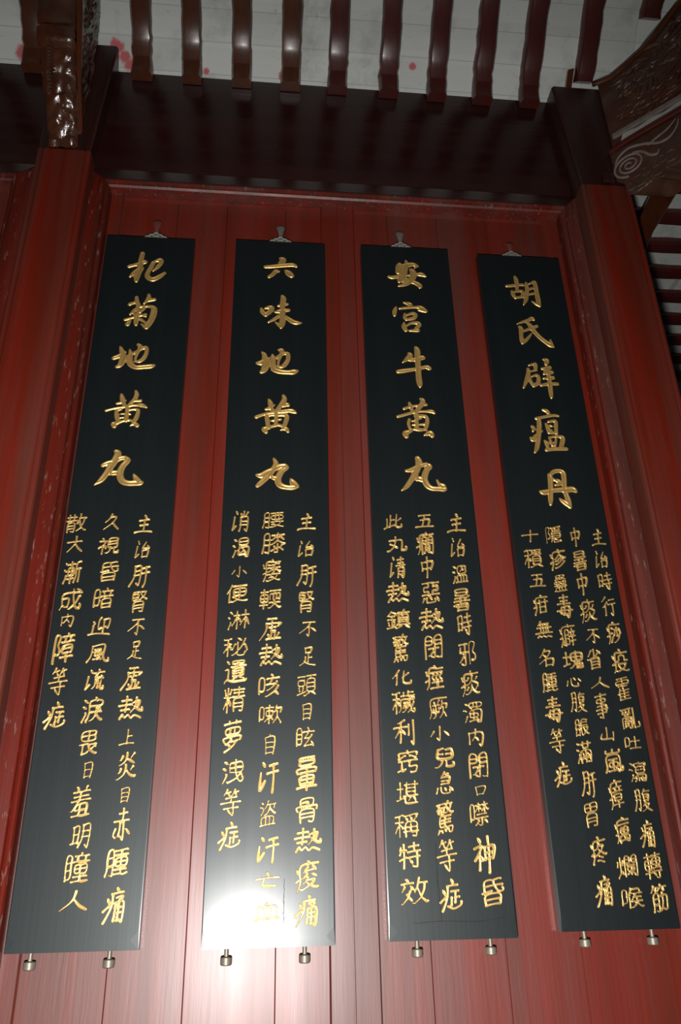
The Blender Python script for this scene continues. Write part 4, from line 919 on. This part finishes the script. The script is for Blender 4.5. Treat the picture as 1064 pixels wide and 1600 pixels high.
def rafter(place, s, r0, r1, mat, label, group, seed, w=0.088, d=0.054):
    rg = random.Random(seed)
    mb = MB()
    rings = []
    path = rafter_path(r0, r1)
    for i, (r, z, t) in enumerate(path):
        nx, nz = t.y, -t.x            # outwards and down from the tiles
        jl = 0.0035 * noise.noise((seed * 3.1, r * 40, 0.0)) * 2
        jr = 0.0035 * noise.noise((seed * 5.7, r * 40, 9.0)) * 2
        sec = [(-w / 2 + jl, 0.0), (-w / 2 + jl, d * 0.72), (-w / 2 + 0.009 + jl, d * 0.97), (-w * 0.25, d), (w * 0.25, d), (w / 2 - 0.009 + jr, d * 0.97), (w / 2 + jr, d * 0.72), (w / 2 + jr, 0.0)]
        rings.append([place(s + u, r + nx * v, z + nz * v) for u, v in sec])
    mb.loft(rings)
    o = place(s, r0, tile_z(r0))
    ob = mb.build('rafter', mat, smooth=True, origin=o)
    return tag(ob, label, 'rafter', group)


FRONT = [(-2.02, 'a'), (-1.79, 'a'), (-1.56, 'a'), (-1.325, 'a'), (-1.075, 'a'), (-0.606, 'a'), (-0.386, 'a'), (-0.164, 'a'), (0.058, 'a'), (0.272, 'm'),
         (0.507, 'm'), (0.732, 'm'), (0.948, 'm'), (1.172, 'm'), (1.43, 'm'), (1.70, 'm')]
ORD = {-1.325: 'rafter at the left edge of the photo, left of the carved beam',
       -1.075: 'amber brown rafter tucked against the left side of the carved beam',
       -0.606: 'amber brown rafter, first one right of the left carved beam',
       -0.386: 'amber brown rafter, second one right of the left carved beam',
       -0.164: 'amber brown rafter, third right of the left carved beam, worn pale at its foot',
       0.058: 'amber brown rafter, fourth right of the left carved beam, with ragged edge',
       0.272: 'brownish red rafter, fifth right of the left carved beam',
       0.507: 'maroon rafter, sixth right of the left carved beam, above the third black board',
       0.732: 'maroon rafter, fourth one left of the right post head',
       0.948: 'maroon rafter, third one left of the right post head',
       1.172: 'maroon rafter, second one left of the right post head',
       1.43: 'maroon rafter whose foot rests on the right post head',
       1.70: 'short maroon rafter ending against the carved corner beam'}
for i, (x, k) in enumerate(FRONT):
    if x not in ORD:
        continue
    r0 = 0.028
    if x > 1.4:
        r0 = 0.058
    if x > HIP_X - 0.05:
        r0 = x - HIP_X + 0.06
    rafter(lambda s, r, z: (s, -r, z), x, r0, 1.15, 'amber' if k == 'a' else 'maroon', ORD[x], 'rafters under the front ceiling', i + 1)
SIDE_LAB = ['uppermost dark rafter of the side ceiling, just under the corner beam', 'topmost dark rafter of the side ceiling beyond the right post', 'second dark rafter down in the side ceiling beyond the right post',
            'third dark rafter down in the side ceiling beyond the right post', 'fourth dark rafter down in the side ceiling beyond the right post',
            'fifth dark rafter down in the side ceiling beyond the right post', 'sixth dark rafter down in the side ceiling beyond the right post',
            'seventh dark rafter down in the side ceiling beyond the right post', 'lowest dark rafter of the side ceiling beyond the right post']
for i, y in enumerate(SIDE_Y):
    rafter(lambda s, r, z: (HIP_X + r, s, z), y, 0.03, 2.5, 'maroon', SIDE_LAB[i], 'rafters under the side ceiling', 40 + i)

# the loose wedge of wood beside the rafter on the right post
mb = MB()
mb.loft([[(1.34, -0.070, 4.876), (1.368, -0.072, 4.876), (1.370, -0.035, 4.876), (1.343, -0.030, 4.876)],
         [(1.352, -0.105, 4.965), (1.378, -0.118, 4.962), (1.382, -0.085, 4.985), (1.356, -0.075, 4.99)]])
tag(mb.build('wooden_wedge', 'amber', bevel=0.004, origin=(1.36, -0.07, 4.90)), 'small brown wooden wedge stuck on top of the right post head', 'wedge')

# ------------------------------------------------------------------ carved beam on the left post
def carve(x, y, z, f=38.0, amp=0.006):
    n = noise.noise((x * f, y * f, z * f)) + 0.6 * noise.noise((x * f * 2.1, y * f * 2.1, z * f * 2.1 + 5))
    return amp * max(-0.6, min(0.9, n * 1.6))


t = thing('carved_beam', 'carved brown varnished beam end on top of the left red post', 'beam', (-0.868, -0.08, 4.262))
ORG = t.location.copy()


def swell(name, outline, x0, x1, mat, nx=14, amp=0.0, f=38.0, parent=None):
    """A bracket cut from an outline in the y-z plane; its lower surface is subdivided and carved."""
    pts = []
    for (a, b) in zip(outline[:-1], outline[1:]):
        seg = max(1, int(math.dist(a, b) / 0.012))
        for k in range(seg):
            pts.append((a[0] + (b[0] - a[0]) * k / seg, a[1] + (b[1] - a[1]) * k / seg))
    pts.append(outline[-1])
    mb = MB()
    rings = []
    for i, (y, z) in enumerate(pts):
        a = pts[max(i - 1, 0)]
        b = pts[min(i + 1, len(pts) - 1)]
        tx = Vector((b[0] - a[0], b[1] - a[1])).normalized()
        nrm = Vector((-tx.y, tx.x))
        if nrm.x > 0:
            nrm = -nrm            # towards the viewer and down
        inner = (min(-0.083, y - nrm.x * 0.10), z - nrm.y * 0.10)
        row = []
        for j in range(nx + 1):
            u = j / nx
            x = x0 + (x1 - x0) * u
            rnd = 0.012 * (abs(2 * u - 1) ** 6)
            h = (carve(x, y, z, f, amp) if amp and 0.06 < u < 0.94 else 0.0) - rnd
            row.append((x, y + nrm.x * h, z + nrm.y * h))
        row.append((x1, inner[0], inner[1]))
        row.append((x0, inner[0], inner[1]))
        rings.append(row)
    mb.loft(rings)
    return mb.build(name, mat, parent or t, smooth=True, origin=ORG)


BX0, BX1 = -0.935, -0.805
swell('lower_carved_block', [(-0.083, 4.270), (-0.104, 4.315), (-0.150, 4.360), (-0.205, 4.418), (-0.212, 4.428)], BX0 + 0.008, BX1 - 0.004, 'carved', amp=0.009)
swell('middle_carved_block', [(-0.200, 4.428), (-0.222, 4.432), (-0.275, 4.485), (-0.310, 4.530), (-0.318, 4.545)], BX0, BX1, 'carved', amp=0.008, f=46)
rope = MB()
for k in range(13):
    f = k / 12
    y = -0.222 - 0.098 * f
    z = 4.433 + 0.115 * f
    rope.tube([(-0.905, y - 0.004, z - 0.004), (-0.893, y - 0.013, z - 0.011), (-0.880, y - 0.006, z - 0.002)], [0.004, 0.009, 0.004], 6)
rope.build('rope_moulding', 'carved', t, smooth=True, origin=ORG)
swell('upper_roll', [(-0.310, 4.548), (-0.345, 4.560), (-0.372, 4.600), (-0.368, 4.622), (-0.385, 4.640), (-0.405, 4.690), (-0.440, 4.740), (-0.60, 4.93), (-0.85, 5.09), (-1.15, 5.16)], BX0 - 0.012, BX1 + 0.004, 'carved', amp=0.002, f=12)
# the body between the rolls and the ceiling, with a carved right flank
body = MB()
prof_low = [(-0.096, 4.335), (-0.20, 4.455), (-0.30, 4.575), (-0.36, 4.66), (-0.60, 4.96), (-1.10, 5.17)]
prof_top = [(-0.096, 4.925), (-0.12, 4.97), (-0.17, 5.02), (-0.24, 5.10), (-0.52, 5.22), (-1.10, 5.24)]
N, K = 60, 18
def lerp_path(P, f):
    k = f * (len(P) - 1)
    i = min(int(k), len(P) - 2)
    a, b = P[i], P[i + 1]
    return a[0] + (b[0] - a[0]) * (k - i), a[1] + (b[1] - a[1]) * (k - i)
vid = []
verts, faces = [], []
for side, sx in ((0, BX0 + 0.006), (1, BX1 + 0.008)):
    for i in range(N + 1):
        lo = lerp_path(prof_low, i / N)
        hi = lerp_path(prof_top, i / N)
        for j in range(K + 1):
            g = j / K
            y = lo[0] + (hi[0] - lo[0]) * g
            z = lo[1] + (hi[1] - lo[1]) * g
            flare = 0.030 * (i / N) * 1.2 if side else 0.0
            d = carve(sx, y, z, 34, 0.010) if (0.10 < g < 0.97) else 0.0
            verts.append((sx + (d + flare if side else -d), y, z))
def vi(s, i, j):
    return s * (N + 1) * (K + 1) + i * (K + 1) + j
for i in range(N):
    for j in range(K):
        faces.append((vi(1, i, j), vi(1, i + 1, j), vi(1, i + 1, j + 1), vi(1, i, j + 1)))
        faces.append((vi(0, i, j), vi(0, i, j + 1), vi(0, i + 1, j + 1), vi(0, i + 1, j)))
    faces.append((vi(0, i, 0), vi(0, i + 1, 0), vi(1, i + 1, 0), vi(1, i, 0)))
    faces.append((vi(0, i, K), vi(1, i, K), vi(1, i + 1, K), vi(0, i + 1, K)))
for j in range(K):
    faces.append((vi(0, 0, j), vi(1, 0, j), vi(1, 0, j + 1), vi(0, 0, j + 1)))
    faces.append((vi(0, N, j), vi(0, N, j + 1), vi(1, N, j + 1), vi(1, N, j)))
body.add(verts, faces)
body.build('beam_body', 'carved', t, smooth=True, origin=ORG)
fil = MB()
fil.tube([(BX1 + 0.006, -0.10, 4.345), (BX1 + 0.008, -0.20, 4.462), (BX1 + 0.010, -0.30, 4.58), (BX1 + 0.012, -0.36, 4.665), (BX1 + 0.02, -0.60, 4.965), (BX1 + 0.035, -1.05, 5.155)], 0.009, 8)
fil.build('edge_fillet', 'amber', t, smooth=True, origin=ORG)

# ------------------------------------------------------------------ carved corner beam on the right post (runs out along the hip)
S2 = math.sqrt(0.5)
HX, HY = 1.470, -0.080


def hip(u, z, d=0.0):
    """u along the diagonal away from the post, d out of the carved face (towards the boards' side)."""
    return (HX + u * S2 - d * S2, HY - u * S2 - d * S2, z)


t = thing('corner_beam', 'carved brown corner beam with a scroll on top of the right red post', 'beam', (HX, HY, 4.17))
ORG = t.location.copy()
BOT = [(0.0, 4.252), (0.03, 4.238), (0.037, 4.170), (0.055, 4.163), (0.075, 4.164), (0.105, 4.171), (0.136, 4.182), (0.147, 4.194), (0.158, 4.176), (0.178, 4.170),
       (0.193, 4.176), (0.203, 4.207), (0.222, 4.201), (0.246, 4.202), (0.270, 4.212), (0.300, 4.232), (0.36, 4.236), (0.44, 4.262), (0.60, 4.30), (1.15, 4.40)]
BANDZ = 4.455
TOPL = [(1.15, 5.19), (0.60, 5.17), (0.42, 5.08), (0.30, 4.985), (0.24, 4.950), (0.16, 4.925), (0.083, 4.905), (0.0, 4.93)]
mb = MB()
mb.prism([(0.003, 4.270)] + BOT[1:] + [(1.15, BANDZ + 0.01), (0.003, BANDZ - 0.01)], lambda u, v: hip(u, v, 0.0), lambda u, v: hip(u + 0.133 * (1 - u / 1.15), v, -0.13))
mb.build('cloud_bracket', 'carved', t, bevel=0.006, origin=ORG)
mb = MB()
mb.prism([(0.003, BANDZ - 0.012)] + [(1.15, BANDZ)] + TOPL[:-1] + [(0.003, 4.90)], lambda u, v: hip(u + 0.014, v, -0.012), lambda u, v: hip(u + 0.123 * (1 - u / 1.15), v, -0.12))
mb.build('beam_body', 'carved', t, bevel=0.004, origin=ORG)
mb = MB()
mb.tube([hip(u, z, 0.004) for u, z in ((0.006, 4.447), (0.08, 4.457), (0.15, 4.459), (0.30, 4.461), (0.6, 4.47), (1.12, 4.49))], [0.010, 0.012, 0.013, 0.014, 0.014, 0.014], 8, nrm=(-S2, -S2, 0))
mb.build('band_moulding', 'maroon', t, smooth=True, origin=ORG)['label'] = 'dark red band moulding'
# flaked white primer along the band
mb = MB()
rg = random.Random(3)
us = [0.06 + 0.0125 * k for k in range(26)]
up = [4.515 + 0.004 * math.sin(k * 0.7) for k in range(26)]
lo = [4.484 + 0.011 * rg.uniform(-1, 1) for k in range(26)]
up[0] = lo[0] + 0.004
mb.loft([[hip(u, a, -0.006), hip(u, b, -0.006), hip(u, b, -0.013), hip(u, a, -0.013)] for u, a, b in zip(us, lo, up)])
mb.build('flaked_strip', 'pale', t, origin=ORG)['label'] = 'flaked white primer strip'
mb = MB()
mb.loft([[hip(u, 4.522 + 0.008 * u, 0.0), hip(u, 4.548 + 0.005 * u, 0.0), hip(u, 4.548 + 0.005 * u, -0.014), hip(u, 4.522 + 0.008 * u, -0.014)] for u in (0.03, 0.10, 0.2, 0.35, 0.6, 1.1)])
mb.build('dusty_fillet', 'dust', t, bevel=0.003, origin=ORG)
# scroll and tendrils on the bracket
mb = MB()
pts, rad = [], []
for k in range(64):
    a = math.radians(-100 - k * 15.5)
    q = k / 63
    R = 0.060 * (1 - q) + 0.007
    pts.append(hip(0.072 + R * 1.05 * math.cos(a), 4.322 + R * 0.92 * math.sin(a), 0.003))
    rad.append(0.0055 - 0.002 * q)
mb.tube(pts, rad, 6, nrm=(-S2, -S2, 0))
mb.build('scroll', 'dust', t, smooth=True, origin=ORG)
mb = MB()


def spline(P, n=8):
    P = [Vector(p) for p in P]
    out = []
    for i in range(len(P) - 1):
        p0, p1, p2, p3 = P[max(i - 1, 0)], P[i], P[i + 1], P[min(i + 2, len(P) - 1)]
        for k in range(n):
            s = k / n
            out.append(0.5 * ((2 * p1) + (p2 - p0) * s + (2 * p0 - 5 * p1 + 4 * p2 - p3) * s * s + (3 * p1 - p0 - 3 * p2 + p3) * s ** 3))
    out.append(P[-1])
    return out


for P, w in (([(0.012, 4.335), (0.030, 4.385), (0.082, 4.412), (0.150, 4.388), (0.205, 4.352), (0.250, 4.352), (0.285, 4.384), (0.30, 4.42)], 0.0055),
             ([(0.095, 4.376), (0.132, 4.356), (0.160, 4.315), (0.186, 4.300), (0.20, 4.318)], 0.006),
             ([(0.16, 4.37), (0.20, 4.385), (0.25, 4.40), (0.29, 4.428)], 0.004),
             ([(0.30, 4.36), (0.36, 4.34), (0.42, 4.36), (0.47, 4.41)], 0.006)):
    sp = spline([hip(u, z, 0.003) for u, z in P])
    mb.tube(sp, [w * (0.5 + 0.6 * math.sin(math.pi * min(1, 0.1 + 0.9 * i / (len(sp) - 1)))) for i in range(len(sp))], 6, nrm=(-S2, -S2, 0))
mb.build('tendril', 'dust', t, smooth=True, origin=ORG)
# raised cloud lobes along the lower edge
mb = MB()
for (u, z, R) in ((0.095, 4.215, 0.036), (0.170, 4.218, 0.030), (0.125, 4.245, 0.022), (0.235, 4.255, 0.034), (0.33, 4.29, 0.04), (0.055, 4.205, 0.022), (0.20, 4.262, 0.022)):
    mb.tube([hip(u + R * math.cos(a), z + R * 0.8 * math.sin(a), 0.001) for a in [math.radians(200 + 17 * k) for k in range(17)]],
            [0.003 + 0.004 * math.sin(math.pi * k / 16) for k in range(17)], 6, nrm=(-S2, -S2, 0))
mb.build('cloud_lobes', 'carved', t, smooth=True, origin=ORG)
# dense small leaf and cloud relief above the band
mb = MB()
rg = random.Random(11)
for k in range(260):
    u = rg.uniform(0.085, 0.70)
    top = next(zb + (za - zb) * (u - ub) / (ua - ub) for (ua, za), (ub, zb) in zip(TOPL[:-1], TOPL[1:]) if ub <= u <= ua) - 0.055
    z = rg.uniform(4.565, top)
    a = rg.uniform(-0.4, 1.5)
    L = rg.uniform(0.020, 0.055)
    bend = rg.uniform(-0.5, 0.5)
    P = []
    for s in (-1, -0.4, 0.2, 0.7, 1):
        P.append(hip(u + L * s * math.cos(a) - L * bend * (1 - s * s) * math.sin(a), z + L * s * math.sin(a) + L * bend * (1 - s * s) * math.cos(a), -0.010))
    if min(p[2] for p in P) < 4.555:
        continue
    w = rg.uniform(0.005, 0.010)
    mb.tube(P, [w * 0.3, w, w * 1.1, w * 0.8, w * 0.25], 6, nrm=(-S2, -S2, 0))
mb.build('leaf_carving', 'carved', t, smooth=True, origin=ORG)
# plain raised edge under the ceiling
mb = MB()
mb.tube([hip(u, z - 0.014, -0.008) for u, z in reversed(TOPL)], 0.012, 8, nrm=(-S2, -S2, 0))
mb.build('edge_fillet', 'amber', t, smooth=True, origin=ORG)
# small tenon block at the foot of the corner beam
mb = MB()
mb.box(1.410, 1.462, -0.094, -0.0805, 4.262, 4.318)
mb.build('tenon_block', 'dark_post', t, bevel=0.004, origin=ORG)

# beam end beyond, under the side ceiling
mb = MB()
(ax, ay, az), (bx, by, bz) = FAR_A, FAR_B
dirv = Vector((bx - ax, by - ay, bz - az)).normalized()
A = Vector(FAR_A) - dirv * 0.35
B = Vector(FAR_B) + dirv * 0.45
upv = Vector((-dirv.z, 0, dirv.x))
rings = []
for k in range(9):
    f = k / 8
    p = A.lerp(B, f)
    hgt = 0.055 + 0.008 * math.sin(f * 17)
    rings.append([p + upv * -hgt + Vector((0, -0.06, 0)), p + upv * hgt + Vector((0, -0.06, 0)), p + upv * hgt + Vector((0, 0.06, 0)), p + upv * -hgt + Vector((0, 0.06, 0))])
mb.loft(rings)
tag(mb.build('slanting_strut', 'amber', bevel=0.006, origin=tuple(A)), 'dark reddish slanting timber behind the right post, crossing the side rafters', 'strut')

# ------------------------------------------------------------------ boards with gilded writing
GL = {ch: [[(s[i] / 80.0, s[i + 1] / 80.0) for i in range(0, len(s), 2)] for s in ss] for ch, ss in GLYPHS.items()}
BRUSHED = {ch: [[(s[i] / 80.0, s[i + 1] / 80.0) for i in range(0, len(s), 2)] for s in ss] for ch, ss in BRUSH.items()}


def catmull(P, n=4):
    P = [np.array(p, float) for p in P]
    out = []
    for i in range(len(P) - 1):
        p0, p1, p2, p3 = P[max(i - 1, 0)], P[i], P[i + 1], P[min(i + 2, len(P) - 1)]
        for k in range(n):
            s = k / n
            out.append(0.5 * ((2 * p1) + (p2 - p0) * s + (2 * p0 - 5 * p1 + 4 * p2 - p3) * s * s + (3 * p1 - p0 - 3 * p2 + p3) * s ** 3))
    out.append(P[-1])
    return np.array(out)


def carved_mesh(name, strokes, cell, rim, rim_h, floor_h):
    """strokes: arrays of (x, z, radius); the union of all strokes becomes one cut-in
    character: a raised lip round the outline and a flat gilded floor inside."""
    segs = []
    for s in strokes:
        for a, b in zip(s[:-1], s[1:]):
            segs.append((*a, *b))
    S = np.array(segs)
    lo = np.array([min(s[:, 0].min() for s in strokes), min(s[:, 1].min() for s in strokes)]) - S[:, 2].max() - 2 * cell
    hi = np.array([max(s[:, 0].max() for s in strokes), max(s[:, 1].max() for s in strokes)]) + S[:, 2].max() + 2 * cell
    nx, nz = np.ceil((hi - lo) / cell).astype(int) + 1
    X, Z = np.meshgrid(lo[0] + cell * np.arange(nx), lo[1] + cell * np.arange(nz), indexing='ij')

    def sdf(px, pz):
        best = np.full(px.shape, -1e9)
        for ax, az, ar, bx, bz, br in S:
            dx, dz = bx - ax, bz - az
            l2 = dx * dx + dz * dz + 1e-12
            tt = np.clip(((px - ax) * dx + (pz - az) * dz) / l2, 0, 1)
            d = (ar + (br - ar) * tt) - np.hypot(px - ax - tt * dx, pz - az - tt * dz)
            np.maximum(best, d, out=best)
        return best

    D = sdf(X, Z)
    inside = D > 0
    cells = inside[:-1, :-1] | inside[1:, :-1] | inside[:-1, 1:] | inside[1:, 1:]
    ii, jj = np.nonzero(cells)
    idx = np.stack([ii * nz + jj, (ii + 1) * nz + jj, (ii + 1) * nz + jj + 1, ii * nz + jj + 1], 1)
    used, inv = np.unique(idx, return_inverse=True)
    quads = inv.reshape(idx.shape)
    px, pz, d = X.ravel()[used], Z.ravel()[used], D.ravel()[used]
    for _ in range(2):                       # pull outside corners onto the outline
        out = d < 0
        e = cell * 0.05
        gx = (sdf(px + e, pz) - sdf(px - e, pz)) / (2 * e)
        gz = (sdf(px, pz + e) - sdf(px, pz - e)) / (2 * e)
        g2 = np.maximum(gx * gx + gz * gz, 0.3)
        px = np.where(out, px - d * gx / g2, px)
        pz = np.where(out, pz - d * gz / g2, pz)
        d = np.where(out, sdf(px, pz), d)
    d = np.maximum(d, 0)
    q = d / rim
    h = np.where(q < 1, np.sin(np.clip(q, 0, 1) * math.pi / 2) * rim_h, floor_h + (rim_h - floor_h) * np.exp(-((q - 1) / 0.55) ** 2))
    y = -0.0006 - h
    me = bpy.data.meshes.new(name)
    me.from_pydata(np.stack([px, y, pz], 1).tolist(), [], quads.tolist())
    me.update()
    me.materials.append(M['gold'])
    me.polygons.foreach_set('use_smooth', [True] * len(me.polygons))
    return me


BOARDS = {'A': (-0.6630, -0.3180, 1.3970, 3.8915, 'black lacquered board with gilded writing, leftmost of the four'),
          'B': (-0.1550, 0.2055, 1.3940, 3.9040, 'black lacquered board with gilded writing, second from the left, its foot in the flash glare'),
          'C': (0.3535, 0.7150, 1.3995, 3.9105, 'black lacquered board with gilded writing, third from the left, cracked near its foot'),
          'D': (0.8410, 1.1880, 1.4110, 3.8945, 'black lacquered board with gilded writing in four columns, rightmost of the four')}
brush = random.Random(21)


def brush_strokes(ch, cx, cz, w, h):
    """Thin strokes of a character fitted into w x h metres, leaning and swelling like brush work."""
    hand = ch in BRUSH
    src = BRUSHED[ch] if hand else GL[ch]
    n = len(src)
    r0 = min(0.0042, 0.046 * math.sqrt(w * h)) * (1.1 if n <= 5 else 0.98 if n <= 11 else 0.84)
    res = []
    lean = brush.uniform(0.0, 0.04) if hand else brush.uniform(0.10, 0.16)
    for s in src:
        P = np.array(s)
        P = P + np.array([brush.uniform(-0.012, 0.012), brush.uniform(-0.012, 0.012)])
        x = P[:, 0]
        z = P[:, 1] + lean * (P[:, 0] - 0.5)
        x = x + 0.03 * (P[:, 1] - 0.5)
        m = 1 - 2 * r0 / w
        mz = (1 - 2 * r0 / h) / (1 + lean * 0.8)
        Q = np.stack([cx + (x - 0.5) * w * m, cz + (z - 0.5) * h * mz], 1)
        C = catmull(Q, 4) if len(Q) > 2 else np.stack([Q[0] + (Q[-1] - Q[0]) * k / 5 for k in range(6)])
        L = np.linalg.norm(C[-1] - C[0])
        f = np.linspace(0, 1, len(C))
        dx, dz = C[-1] - C[0]
        if dz < -0.35 * abs(dx) and abs(dx) > 0.35 * abs(dz):      # falling strokes thin out
            r = r0 * (1.25 - 0.75 * f) if dx < 0 else r0 * (0.75 + 0.65 * np.sin(f * 2.6))
        else:
            r = r0 * (1.0 + 0.28 * (np.abs(2 * f - 1) ** 2) - 0.12)
        # a little bow in long strokes
        nrm = np.array([-dz, dx]) / (L + 1e-9)
        C = C + nrm * (np.sin(f * math.pi) * 0.02 * L)[:, None]
        res.append(np.column_stack([C, r]))
    return res


for key, (x0, x1, z0, z1, label) in BOARDS.items():
    xc = (x0 + x1) / 2
    t = thing('inscribed_board', label, 'board', (xc, BOARD_Y, z0), 'black inscribed boards')
    w, hgt, dp = x1 - x0, z1 - z0, 0.030
    # face with a narrow chamfer at the sides and a wide one across the foot
    mb = MB()
    s, b, c = 0.003, 0.024, 0.0005
    F = -dp
    V = [(-w / 2, F + c, 0), (w / 2, F + c, 0), (w / 2, F + c, hgt), (-w / 2, F + c, hgt),
         (-w / 2 + b, F, b), (w / 2 - b, F, b), (w / 2 - s, F, hgt - s), (-w / 2 + s, F, hgt - s), (-w / 2 + s, F, b * 1.9), (w / 2 - s, F, b * 1.9),
         (-w / 2, 0, 0), (w / 2, 0, 0), (w / 2, 0, hgt), (-w / 2, 0, hgt)]
    faces = [(4, 5, 9, 6, 7, 8), (0, 1, 5, 4), (1, 9, 5), (1, 2, 6, 9), (2, 3, 7, 6), (3, 0, 8, 7), (0, 4, 8),
             (0, 10, 11, 1), (1, 11, 12, 2), (2, 12, 13, 3), (3, 13, 10, 0), (13, 12, 11, 10)]
    mb.add(V, faces)
    mb.build('board_panel', 'board', t)
    off = np.array([xc, z0])
    yf = -dp
    for st in TITLES[key]:
        strokes = []
        for s_ in st:
            P = np.array(s_, float).reshape(-1, 3) / 1000
            C = catmull(P, 4)
            C[:, 2] = np.maximum(C[:, 2] * 1.07, 0.002)
            C[:, :2] -= off
            strokes.append(C)
        me = carved_mesh('title_character', strokes, 0.0024, 0.0042, 0.0042, 0.0006)
        o = bpy.data.objects.new('title_character', me)
        col.objects.link(o)
        o.parent = t
        cxy = np.mean([[v.co.x, v.co.z] for v in me.vertices], axis=0)
        me.transform(Matrix.Translation((-cxy[0], 0, -cxy[1])))
        o.location = (cxy[0], yf, cxy[1])
    for item in TEXT[key]:
        ch = item[0]
        cx, cz, cw, chh = [v / 1000 for v in item[1:]]
        strokes = brush_strokes(ch, 0.0, 0.0, cw, chh)
        me = carved_mesh('text_character', strokes, 0.0013, 0.0016, 0.0020, 0.0001)
        o = bpy.data.objects.new('text_character', me)
        col.objects.link(o)
        o.parent = t
        o.location = (cx - xc, yf, cz - z0)
    # hairline cracks of this board
    for P in CRACKS.get(key, []):
        mb = MB()
        rg = random.Random(5)
        rings = []
        n = 18
        for k in range(n + 1):
            f = k / n * (len(P) - 1)
            i = min(int(f), len(P) - 2)
            x = P[i][0] + (P[i + 1][0] - P[i][0]) * (f - i) + rg.uniform(-1, 1) * 0.0008 - xc
            z = P[i][1] + (P[i + 1][1] - P[i][1]) * (f - i) - z0
            ww = P[0][2] * (0.3 + 0.7 * math.sin(math.pi * (0.08 + 0.84 * k / n))) * rg.uniform(0.6, 1.2)
            if abs(P[-1][0] - P[0][0]) > abs(P[-1][1] - P[0][1]):
                rings.append([(x, yf - 0.0004, z - ww), (x, yf - 0.0004, z + ww), (x, yf + 0.004, z + ww), (x, yf + 0.004, z - ww)])
            else:
                rings.append([(x - ww, yf - 0.0004, z), (x + ww, yf - 0.0004, z), (x + ww, yf + 0.004, z), (x - ww, yf + 0.004, z)])
        mb.loft(rings)
        mb.build('crack', 'crack', t)

# ------------------------------------------------------------------ iron hangers above the boards
def hanger(px, zt, top, mat_t, label, wid):
    """Stepped cloud-shaped plate on the board's top edge with a spoon-shaped tongue above."""
    t = thing('iron_hanger', label, 'hanger', (px, BOARD_Y, zt))
    W = wid / 2
    half = [(W, 0.0), (W * 1.02, 0.006), (W * 0.80, 0.009), (W * 0.78, 0.015), (W * 0.60, 0.017), (W * 0.56, 0.024), (W * 0.36, 0.026), (W * 0.30, 0.033), (W * 0.16, 0.036), (W * 0.13, 0.044)]
    outline = half + [(-a, b) for a, b in reversed(half)]
    mb = MB()
    mb.prism(outline, lambda u, v: (u, -0.019, v), lambda u, v: (u, -0.005, v))
    mb.build('plate', 'iron', t, bevel=0.0015)
    mb = MB()
    for (a, b) in ((W * 0.55, 0.012), (-W * 0.55, 0.012), (0, 0.012), (W * 0.3, 0.021), (-W * 0.3, 0.021), (0.0, 0.030)):
        mb.tube([(a - 0.010, -0.019, b), (a - 0.004, -0.022, b + 0.003), (a + 0.004, -0.022, b + 0.003), (a + 0.010, -0.019, b)], [0.002, 0.003, 0.003, 0.002], 6)
    mb.build('cloud_relief', 'iron', t, smooth=True)
    mb = MB()
    rings = []
    for z, ww, y in ((0.036, 0.006, -0.014), (0.055, 0.0075, -0.016), (0.075, 0.012, -0.016), (top * 0.86, 0.017, -0.014), (top * 0.95, 0.014, -0.012), (top, 0.006, -0.010)):
        rings.append([(-ww, y, z), (0, y - 0.004, z), (ww, y, z), (ww, y + 0.006, z), (-ww, y + 0.006, z)])
    mb.loft(rings)
    mb.build('tongue', mat_t, t, smooth=True)
    # staple that holds it to the planks
    mb = MB()
    mb.tube([(-0.004, 0.012, 0.030), (-0.004, -0.012, 0.030)], 0.003, 6)
    mb.tube([(0.0, 0.012, top * 0.8), (0.0, -0.012, top * 0.8)], 0.003, 6)
    mb.build('nail', 'iron', t)


hanger(-0.475, 3.8915, 0.110, 'iron_red', 'grey iron hanger with red tongue above the leftmost black board', 0.118)
hanger(0.025, 3.9040, 0.106, 'iron', 'grey iron hanger above the second black board from the left', 0.118)
hanger(0.5230, 3.9105, 0.104, 'iron', 'grey iron hanger above the third black board from the left', 0.108)
hanger(0.9930, 3.8945, 0.092, 'iron_red', 'grey iron hanger with red-stained tongue above the rightmost black board', 0.110)

# ------------------------------------------------------------------ pegs under the boards
PEGS = [(-0.597, 1.3970, 'brass peg under the left end of the leftmost board'), (-0.394, 1.3970, 'brass peg under the right end of the leftmost board'),
        (-0.087, 1.3940, 'brass peg under the left end of the second board from left'), (0.123, 1.3940, 'brass peg under the right end of the second board from left'),
        (0.432, 1.3995, 'brass peg under the left end of the third board from left'), (0.638, 1.3995, 'brass peg under the right end of the third board from left'),
        (0.909, 1.4110, 'brass peg under the left end of the rightmost board'), (1.107, 1.4110, 'brass peg under the right end of the rightmost board')]
proto = None
for x, z, lab in PEGS:
    if proto is None:
        t = thing('support_peg', lab, 'peg', (x, BOARD_Y, z), 'brass pegs under the boards')
        mb = MB()
        mb.tube([(0, -0.016, -0.020), (0, -0.016, -0.0005)], 0.0058, 10, nrm=(0, 1, 0))
        mb.build('stem', 'peg', t, smooth=True)
        mb = MB()
        mb.tube([(0, -0.016, -0.040), (0, -0.016, -0.0375), (0, -0.016, -0.0215), (0, -0.016, -0.019)], [0.012, 0.0155, 0.0155, 0.012], 16, nrm=(0, 1, 0))
        mb.build('knob', 'peg', t, smooth=True)
        mb = MB()
        mb.tube([(0, 0.01, -0.029), (0, -0.012, -0.029)], 0.005, 8)
        mb.build('wall_pin', 'peg', t, smooth=True)
        proto = t
    else:
        c = proto.copy()
        col.objects.link(c)
        c.location = (x, BOARD_Y, z)
        c['label'] = lab
        for ch in list(proto.children):
            d = ch.copy()
            col.objects.link(d)
            d.parent = c
